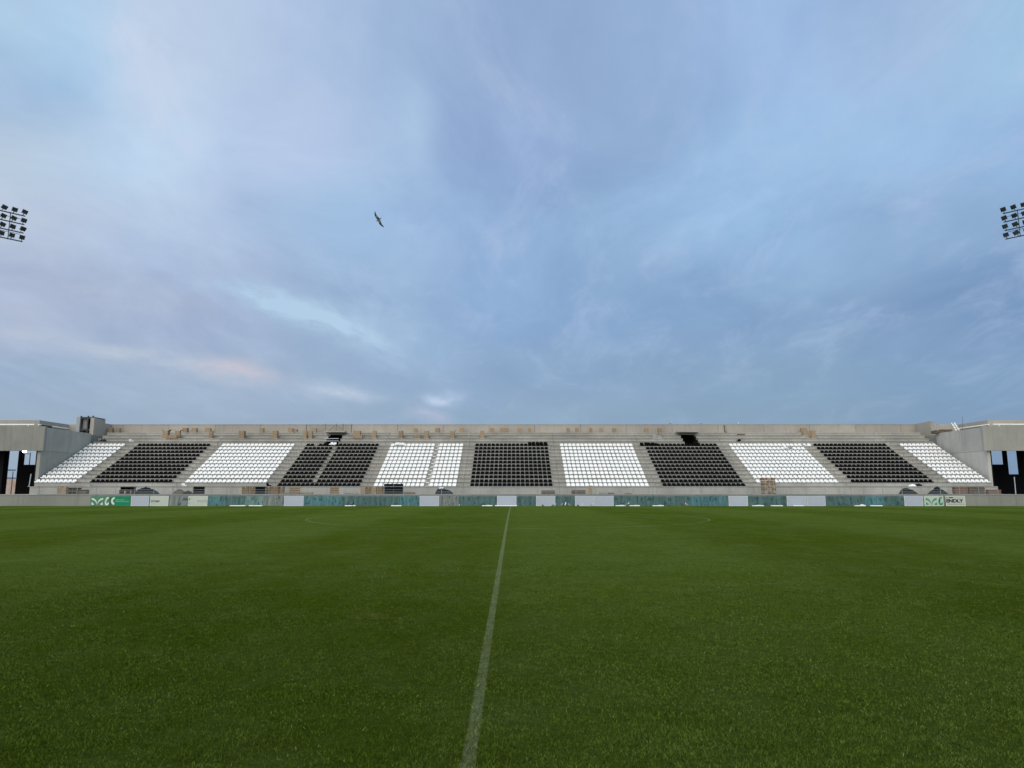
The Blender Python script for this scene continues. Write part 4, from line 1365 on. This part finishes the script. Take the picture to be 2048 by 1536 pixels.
for kz in (0, 1):
    for kx, (a_, b_) in enumerate(((768.0, 787.0), (787.4, 806.6))):
        upright(a_, b_, 978.3 - kz * 10.2, '%s %s pallet of the four black pallets stacked on edge' % (('lower', 'upper')[kz], ('left', 'right')[kx]), 'blackwood', YW, 0 if kz == 0 else .515)
timber(807.5, 830.5, 984.2, 988, YW, 'reddish planks lying right of the four black pallets', 'brick', n=2)
heap(870.5, 907, 975.0, YW, 'dark tarpaulin heap with flat foot below gapped white block', 'tarp', skew=.25, rough=.3)
heap(874, 892, 974.0, YW + .2, 'thin white sheet lying over the flat-footed tarpaulin heap', 'whitebag', 'sheet', 'plastic_sheet', .5, zb=zw + .45, depth=.5)
timber(1082.5, 1110, 980.8, 988, YW, 'brown timber pile below the right edge of the centre black block', 'oldwood', n=3)
timber(1142.5, 1171, 980.4, 988, YW, 'brown timber pile left of the single standing carton', 'oldwood', n=3)
carton(1177.5, 1185.2, 971.2, YW, zw, 'single tall narrow carton standing below white seats right of centre', GW)
timber(1198, 1214, 985.0, 988, YW, 'grey planks right of the single standing carton', 'tarpgrey', n=1)
timber(1216, 1228, 985.5, 988, YW, 'short grey-brown planks right of the longer grey ones', 'oldwood', n=1)
timber(1250, 1263, 986.6, 988, YW, 'very thin board lying below the aisle right of the white seats', 'oldwood', n=1)
# the tall stack
px0, px1 = 1527.6, 1552.6
xl, xr = xat(px0, YW, 1.6), xat(px1, YW, 1.6)
pallet((xl + xr) / 2, YW + .35, zw, 'dark pallet under the tall stack of cartons', 'oldwood', (0, 0, 0), ((xr - xl) / 1.2, 1, .8))
hz = (at(1026, 954.8, YW).z - zw - .105) / 6
for lay in range(6):
    for cx_ in range(3):
        w = (xr - xl) / 3
        c_ = empty('cardboard_box', (xl + w * (cx_ + .5) - lay * .012, YW + .35, zw + .105 + lay * hz), (0, 0, random.uniform(-.02, .02)))
        tag(c_, '%s carton of the %s layer up in the tall pallet stack' % (('left', 'middle', 'right')[cx_], ORD[lay]), 'cardboard box', 'cartons of the tall stack')
        m = MB(); m.box(-w / 2 + .008, w / 2 - .008, -.4 + .03 * (lay % 2), .4, 0, hz - .035); m.build('carton', M['crate' if (lay + cx_) % 2 else 'card'], c_)
        m = MB(); m.box(-.025, .025, -.404 + .03 * (lay % 2), -.4005 + .03 * (lay % 2), .0, hz - .036); m.build('tape', M['tape'], c_)
heap(1800.5, 1833, 975.5, YW, 'dark grey rounded tarpaulin heap below the rightmost black seats', 'tarp', skew=.3, rough=.15)
heap(1858, 1893, 976.6, YW, 'dark blue tarpaulin mound with a knotted peak near the right end', 'tarp', skew=.5, rough=.12)
heap(1869, 1881, 972.6, YW + .05, 'knotted dark bundle on top of the right-hand tarpaulin mound', 'tarp', 'bundle', 'bundle', .5, zb=zw + .5, depth=.4)
timber(1907, 1934, 973.8, 988, YW, 'left half of the reddish brown timber stack at the right end', 'brick', n=6)
timber(1935, 1967.5, 973.6, 988, YW, 'right half of the reddish brown timber stack at the right end', 'oldwood', n=6)
timber(1973.5, 2000, 979.4, 988, YW, 'low reddish timber stack at the far right end of the walkway', 'brick', n=4)
# bags and small stuff on the steps
heap(169, 182, 967.5, YR[0] + .4, 'grey sheet bundle on the lowest step left of black seats', 'tarpgrey', 'bundle', 'bundle', .6, zb=ZR[0], depth=.4)
heap(1818, 1833, 967.8, YR[0] + .35, 'white and grey sheet bundle on lowest step below rightmost black seats', 'whitebag', 'bundle', 'bundle', .6, zb=ZR[0], depth=.4)
heap(1830, 1846, 966.6, YR[0] + .45, 'dark flat bundle right of the white one on the lowest step', 'tarp', 'bundle', 'bundle', .5, zb=ZR[0], depth=.4)
heap(187.5, 204, 877.0, YR[12] + .3, 'heap of black scraps above the leftmost white seats', 'tarp', 'bundle', 'bundle', .7, .8, zb=ZR[12] - .0, depth=.5)
heap(1307, 1329, 867.6, YR[13] + .3, 'grey plastic sheet bundle on upper step near the right passage mouth', 'tarpgrey', 'bundle', 'bundle', .35, .5, zb=ZR[13], depth=.5)
timber(824, 840, 869.6, 873, YR[13] + .35, 'small scatter of broken wood on upper step below a narrow carton', 'wood', n=1, zb=ZR[13])
timber(326, 348, 870.6, 873, YR[13] + .1, 'pale boards lying before the carton with a dark flap', 'wood', n=1, zb=ZR[13])
timber(703, 722, 871.0, 873, YR[13] + .1, 'pale boards lying before the wide low carton', 'wood', n=1, zb=ZR[13])
timber(1480, 1495, 868.3, 873, YR[14] + .3, 'short dark board on an upper step right of the right passage', 'oldwood', n=1, zb=ZR[14])
timber(1613, 1623, 863.8, 873, YR[15] + .3, 'reddish boards leaning flat beside the reddish carton', 'brick', n=2, zb=ZR[15])
carton(1607, 1617, 861.0, YR[14] + .25, ZR[14], 'reddish low carton just below the leaning reddish carton', GL)

# pole scaffold by the parapet above the left passage
sf = empty('scaffold', (xat(675, 89.2, 9), 89.2, ZR[15])); tag(sf, 'light tube scaffold against the parapet above the left passage mouth', 'scaffold')
zt_ = ZW + .02
for px in (650.4, 672.5, 686.4, 703.5):
    m = MB(); xx = xat(px, 89.2, 9.5); m.cyl((xx, 89.2, ZR[15]), (xx, 89.2, zt_), .03, 6); m.build('pole', M['oldwood'], sf, world=True)
for a_, b_ in (((656, 863), (670, 852)), ((672.5, 849.5), (686.4, 861)), ((650.4, 866.0), (688, 866.0))):
    m = MB(); m.cyl(at(*a_, 89.15), at(*b_, 89.15), .025, 6); m.build('brace', M['oldwood'], sf, world=True)
# rods beside a carton
rd = empty('rod_rack', (xat(591, 89, 9), 89, ZR[15])); tag(rd, 'small frame of thin dark rods beside a parapet carton', 'frame')
for a_, b_ in (((585.5, 859.6), (597, 860.5)), ((585, 868), (592, 864)), ((594.5, 858), (594.5, 866))):
    p, q = at(*a_, 88.8), at(*b_, 88.8); p.z = max(p.z, ZR[15] + .03); q.z = max(q.z, ZR[15] + .03)
    m = MB(); m.cyl(p, q, .035, 6); m.build('rod', M['darksteel'], rd, world=True)
# slim pole standing on the steps left of the left passage
m = MB(); xx = xat(612.4, YR[13] + .3, 8); m.cyl((xx, YR[13] + .3, ZR[13]), (xx, YR[13] + .3, at(612, 849, YR[13] + .3).z), .03, 6)
m.box(xx - .1, xx + .1, YR[13] + .2, YR[13] + .4, ZR[13], ZR[13] + .03)
tag(m.build('pole', M['oldwood'], world=True), 'slim dark pole standing on the steps between cartons left of the passage', 'pole')
# drain pipe on the parapet right of the right passage
m = MB(); pts = [at(1448.5, 850, 89.9), at(1449.5, 864, 89.9)]
m.cyl(pts[0], pts[1], .05, 6); m.cyl(pts[1], at(1454, 864.4, 89.9), .05, 6)
tag(m.build('drain_pipe', M['oldwood'], world=True), 'bent dark pipe on the parapet right of the right passage mouth', 'pipe')

# ------------------------------------------------------------------ floodlight masts


def lamp_mesh():
    m = MB(); m.box(-.26, .26, -.11, .11, -.23, .23)
    for k in range(5): m.box(-.24 + k * .115, -.22 + k * .115, .10, .17, -.2, .2)
    m.box(-.29, -.262, -.16, .12, -.25, .25); m.box(.262, .29, -.16, .12, -.25, .25); m.box(-.262, .262, -.16, -.11, .228, .25)
    return m


def mast(s, px_end, lab, rows_y, ncol=7):
    Y = 86.5
    # outer end of the top arm
    pe = at(px_end, rows_y[0], Y)
    ang = R(46)
    ax = Vector((-s * math.cos(ang), math.sin(ang), 0))        # along the arm towards the pitch end
    ax_in = Vector((ax.x, ax.y, 0))
    L = (ncol - 1) * 1.08 + .25
    cen = pe - ax_in * L / 2
    nrm = Vector((-s * math.sin(ang), -math.cos(ang), 0))       # facing the pitch
    root = empty('floodlight_mast', (cen.x, cen.y, -.06)); tag(root, lab, 'floodlight mast', 'floodlight masts at the corners')
    zs = [at(px_end, ry, Y).z for ry in rows_y]
    m = MB(); pc = cen - nrm * -.0
    back = -nrm * .45
    m.cyl((cen.x + back.x, cen.y + back.y, -.06), (cen.x + back.x, cen.y + back.y, zs[0] + .3), .55, 16, .22)
    m.build('mast_pole', M['steel'], root, world=True)
    for z in zs:
        m = MB(); a_, b_ = cen + ax_in * (L / 2 + .22), cen - ax_in * L / 2
        m.cyl((a_.x, a_.y, z), (b_.x, b_.y, z), .075, 8); m.build('crossarm', M['darksteel'], root, world=True)
    m = MB()
    for t in (-.30, 0, .30):
        p = cen + ax_in * L * t; m.cyl((p.x, p.y, zs[-1] - .1), (p.x, p.y, zs[0] + .1), .05, 6)
    m.build('upright', M['darksteel'], root, world=True)
    m = MB(); a_, b_ = cen + ax_in * (L / 2 - .1) + back * .6, cen - ax_in * (L / 2 - .1) + back * .6
    for z in (zs[0] - .42, zs[2] - .16): m.cyl((a_.x, a_.y, z), (b_.x, b_.y, z), .03, 6)
    m.build('cable_tray', M['darksteel'], root, world=True)
    lm = None
    for ri, z in enumerate(zs):
        for k in range(ncol):
            p = cen + ax_in * (L / 2 + .10 - k * 1.08) + nrm * .16
            if lm is None:
                mo_ = lamp_mesh(); o = mo_.build('floodlight', M['darksteel'], root)
                mo_ = MB(); mo_.box(-.23, .23, -.125, -.111, -.20, .20)
                le = mo_.build('lens', M['lens'], o)
                mo_ = MB(); mo_.cyl((0, .02, -.24), (0, .06, -.5), .045, 6); mo_.box(-.3, .3, -.02, .02, -.3, -.265)
                br = mo_.build('yoke', M['darksteel'], o); lm = (o, le, br)
            else:
                o = lm[0].copy(); col.objects.link(o); o.parent = root
                for c_ in lm[1:]: cc = c_.copy(); col.objects.link(cc); cc.parent = o
            o.location = Vector((p.x, p.y, z + .52)) - root.location
            yaw = math.atan2(nrm.x, -nrm.y) + random.uniform(-.35, .35)
            o.rotation_euler = (R(random.uniform(24, 44)), -s * R(random.uniform(4, 16)), yaw)
    return root


M['lens'] = plain('lamp_glass', (.035, .045, .045), .2, .5, .5, 9)
mast(-1, 46.5, 'tall floodlight mast with rows of lamps at the left edge', [431.5, 448.5, 465.3, 482.5])
mast(1, 2009.5, 'tall floodlight mast with rows of lamps at the right edge', [426.5, 443.5, 460.5, 477.5])


# ------------------------------------------------------------------ gulls
def ring(c, a_, b_, n=10, axis='x'):
    return [Vector((c[0], c[1] + a_ * math.cos(2 * math.pi * i / n), c[2] + b_ * math.sin(2 * math.pi * i / n))) for i in range(n)]


def gull_body(m):
    # along +x: tail to beak
    for_ = [(-.24, 0, .0, .035, .006), (-.15, 0, .0, .03, .014), (-.08, 0, -.005, .045, .038), (0, 0, -.01, .06, .058), (.08, 0, -.005, .05, .05), (.14, 0, .005, .032, .034), (.185, 0, .012, .03, .03), (.215, 0, .01, .02, .02), (.232, 0, .005, .008, .008), (.26, 0, 0, .003, .003)]
    m.loft([ring((x, y, z), a_, b_) for x, y, z, a_, b_ in for_])


def flying_gull():
    p = at(757.5, 439.5, 45)
    root = empty('gull', p)
    tag(root, 'dark-winged gull gliding high in the sky above the stand', 'gull')
    m = MB(); gull_body(m)
    # wings: lofted aerofoils; column = (span, x leading offset, chord, z)
    for sg in (-1, 1):
        st_ = [(.03, .09, .21, .02), (.20, .11, .20, .05), (.36, .11, .17, .055), (.50, .07, .13, .04), (.62, .01, .09, .02), (.71, -.06, .03, .0)]
        rings = []
        for k, (y, xl_, ch, z) in enumerate(st_):
            th_ = .016 * (1 - k * .13)
            rings.append([Vector((xl_, sg * y, z)), Vector((xl_ - ch * .3, sg * y, z + th_)), Vector((xl_ - ch, sg * y, z)), Vector((xl_ - ch * .3, sg * y, z - th_ * .5))])
        m.cur = 0
        m.loft(rings[:3]); m.cur = 1; m.loft(rings[2:])
    o = m.build('body', [M['feather_grey'], M['feather_dark']], root, smooth=True)
    # bank: body axis towards the left of the picture, wings spanning top-left to bottom-right
    span = Vector((.50, .12, -.86)).normalized()
    fwd = Vector((-.85, .30, -.30)); fwd = (fwd - span * fwd.dot(span)).normalized()
    up = fwd.cross(span) * -1
    Mx = Matrix((fwd, span * 1.0, fwd.cross(span))).transposed()
    root.rotation_euler = Mx.to_euler(); root.scale = (.86, .86, .86)


flying_gull()


def standing_gull():
    r_ = empty('gull', (0, 0, 0))
    m = MB(); Tm = Matrix.Rotation(R(-14), 4, 'Y')
    prof = [(-.26, .0, .012, .008), (-.16, .0, .035, .03), (-.06, -.0, .06, .062), (.04, .0, .062, .065), (.11, .03, .045, .048), (.14, .08, .032, .034), (.16, .125, .032, .032), (.195, .13, .022, .02), (.22, .122, .008, .008), (.245, .115, .003, .003)]
    m.loft([[Tm @ v_ + Vector((0, 0, .16)) for v_ in ring((x, 0, z), a_, b_)] for x, z, a_, b_ in prof])
    m.build('body', M['feather_white'], r_, smooth=True)
    for sg in (-1, 1):
        m = MB(); m.loft([[Tm @ v_ + Vector((0, sg * .052, .175)) for v_ in ring((x, 0, z), a_, b_)] for x, z, a_, b_ in ((-.30, -.03, .004, .006), (-.18, -.01, .012, .03), (-.04, .0, .018, .048), (.06, .005, .014, .035), (.09, .01, .004, .01))])
        m.build('wing', M['feather_grey'], r_, smooth=True)
        m = MB(); m.cyl((.0, sg * .025, .0), (.0, sg * .025, .12), .007, 5); m.box(-.02, .05, sg * .025 - .02, sg * .025 + .02, 0, .008)
        m.build('leg', M['tape'], r_)
    return r_


g0 = standing_gull(); first = True
YG = 68.6
for px, Y, z, rz, s_, lab in (
        (1208.5 - 86, YG, None, .3, .8, 'gull on the grass before the single dark teal panel, left of three'),
        (1131.0, YG - .2, None, 1.3, 1.15, 'tallest gull on the grass before the single dark teal panel'),
        (1139.0, YG, None, 2.6, .75, 'small gull on the grass right of the tallest gull'),
        (1110.0, YG, None, .1, .75, 'gull at the foot of the white board left of the gull group'),
        (1165.0, YG, None, 1.6, .8, 'gull at the foot of the greyish white board'),
        (1183.5, YG, None, .5, .8, 'gull at the joint of the two neighbouring white boards'),
        (918.8, YG - .5, None, 1.2, .7, 'lone gull on the grass before the grey panel left of centre'),
        (1373.5, YG, None, 2.2, .9, 'lone gull on the grass before the right six-panel teal run'),
        (1255.0, YG - .3, None, .2, 1.1, 'gull crouching between two white strips right of centre'),
        (1341.5, YB + .1, ZW, .4, 1.0, 'gull perched on the parapet above the right passage, leftmost of three'),
        (1401.0, YB + .1, ZW, 2.5, .8, 'gull perched on the parapet, middle of three'),
        (1476.8, YB + .1, ZW, 1.2, .8, 'gull perched on the parapet, rightmost of three'),
        (705.5, YG + .6, None, 1.3, 1.2, 'big dark bird standing on the grass by a white strip')):
    o = g0 if first else copy_tree(g0); first = False
    zz_ = (gz(Y)) if z is None else z
    o.location = (xat(px, Y, zz_ + .1), Y, zz_); o.rotation_euler = (0, 0, rz); o.scale = (s_,) * 3
    tag(o, lab, 'gull' if 'dark bird' not in lab else 'bird', 'gulls on the grass and parapet')
    if 'dark bird' in lab:
        o.name = 'crow'; del o['group']
        for c_ in o.children: c_.data = c_.data.copy(); c_.data.materials.clear(); c_.data.materials.append(M['feather_dark'])
# two small brown bottles / clods at the foot of the boards
for px, lab in ((1085.5, 'before the board left of the gulls'), (1105.5, 'left of the gull group by the white board'), (1156, 'before the greyish white board right of the gulls')):
    m = MB(); x = xat(px, YG + .4, .1)
    m.loft([[(x + r2 * math.cos(t), YG + .4 + r2 * math.sin(t), gz(YG) + h_) for t in [i * math.pi / 4 for i in range(8)]] for r2, h_ in ((.09, 0), (.12, .05), (.09, .12), (.03, .16))])
    tag(m.build('brown_clod', M['brick'], world=True, smooth=True), 'small brown clod on the grass ' + lab, 'clod')
print('individual seats', nind, 'mass', nmass, 'objects', len(bpy.data.objects))
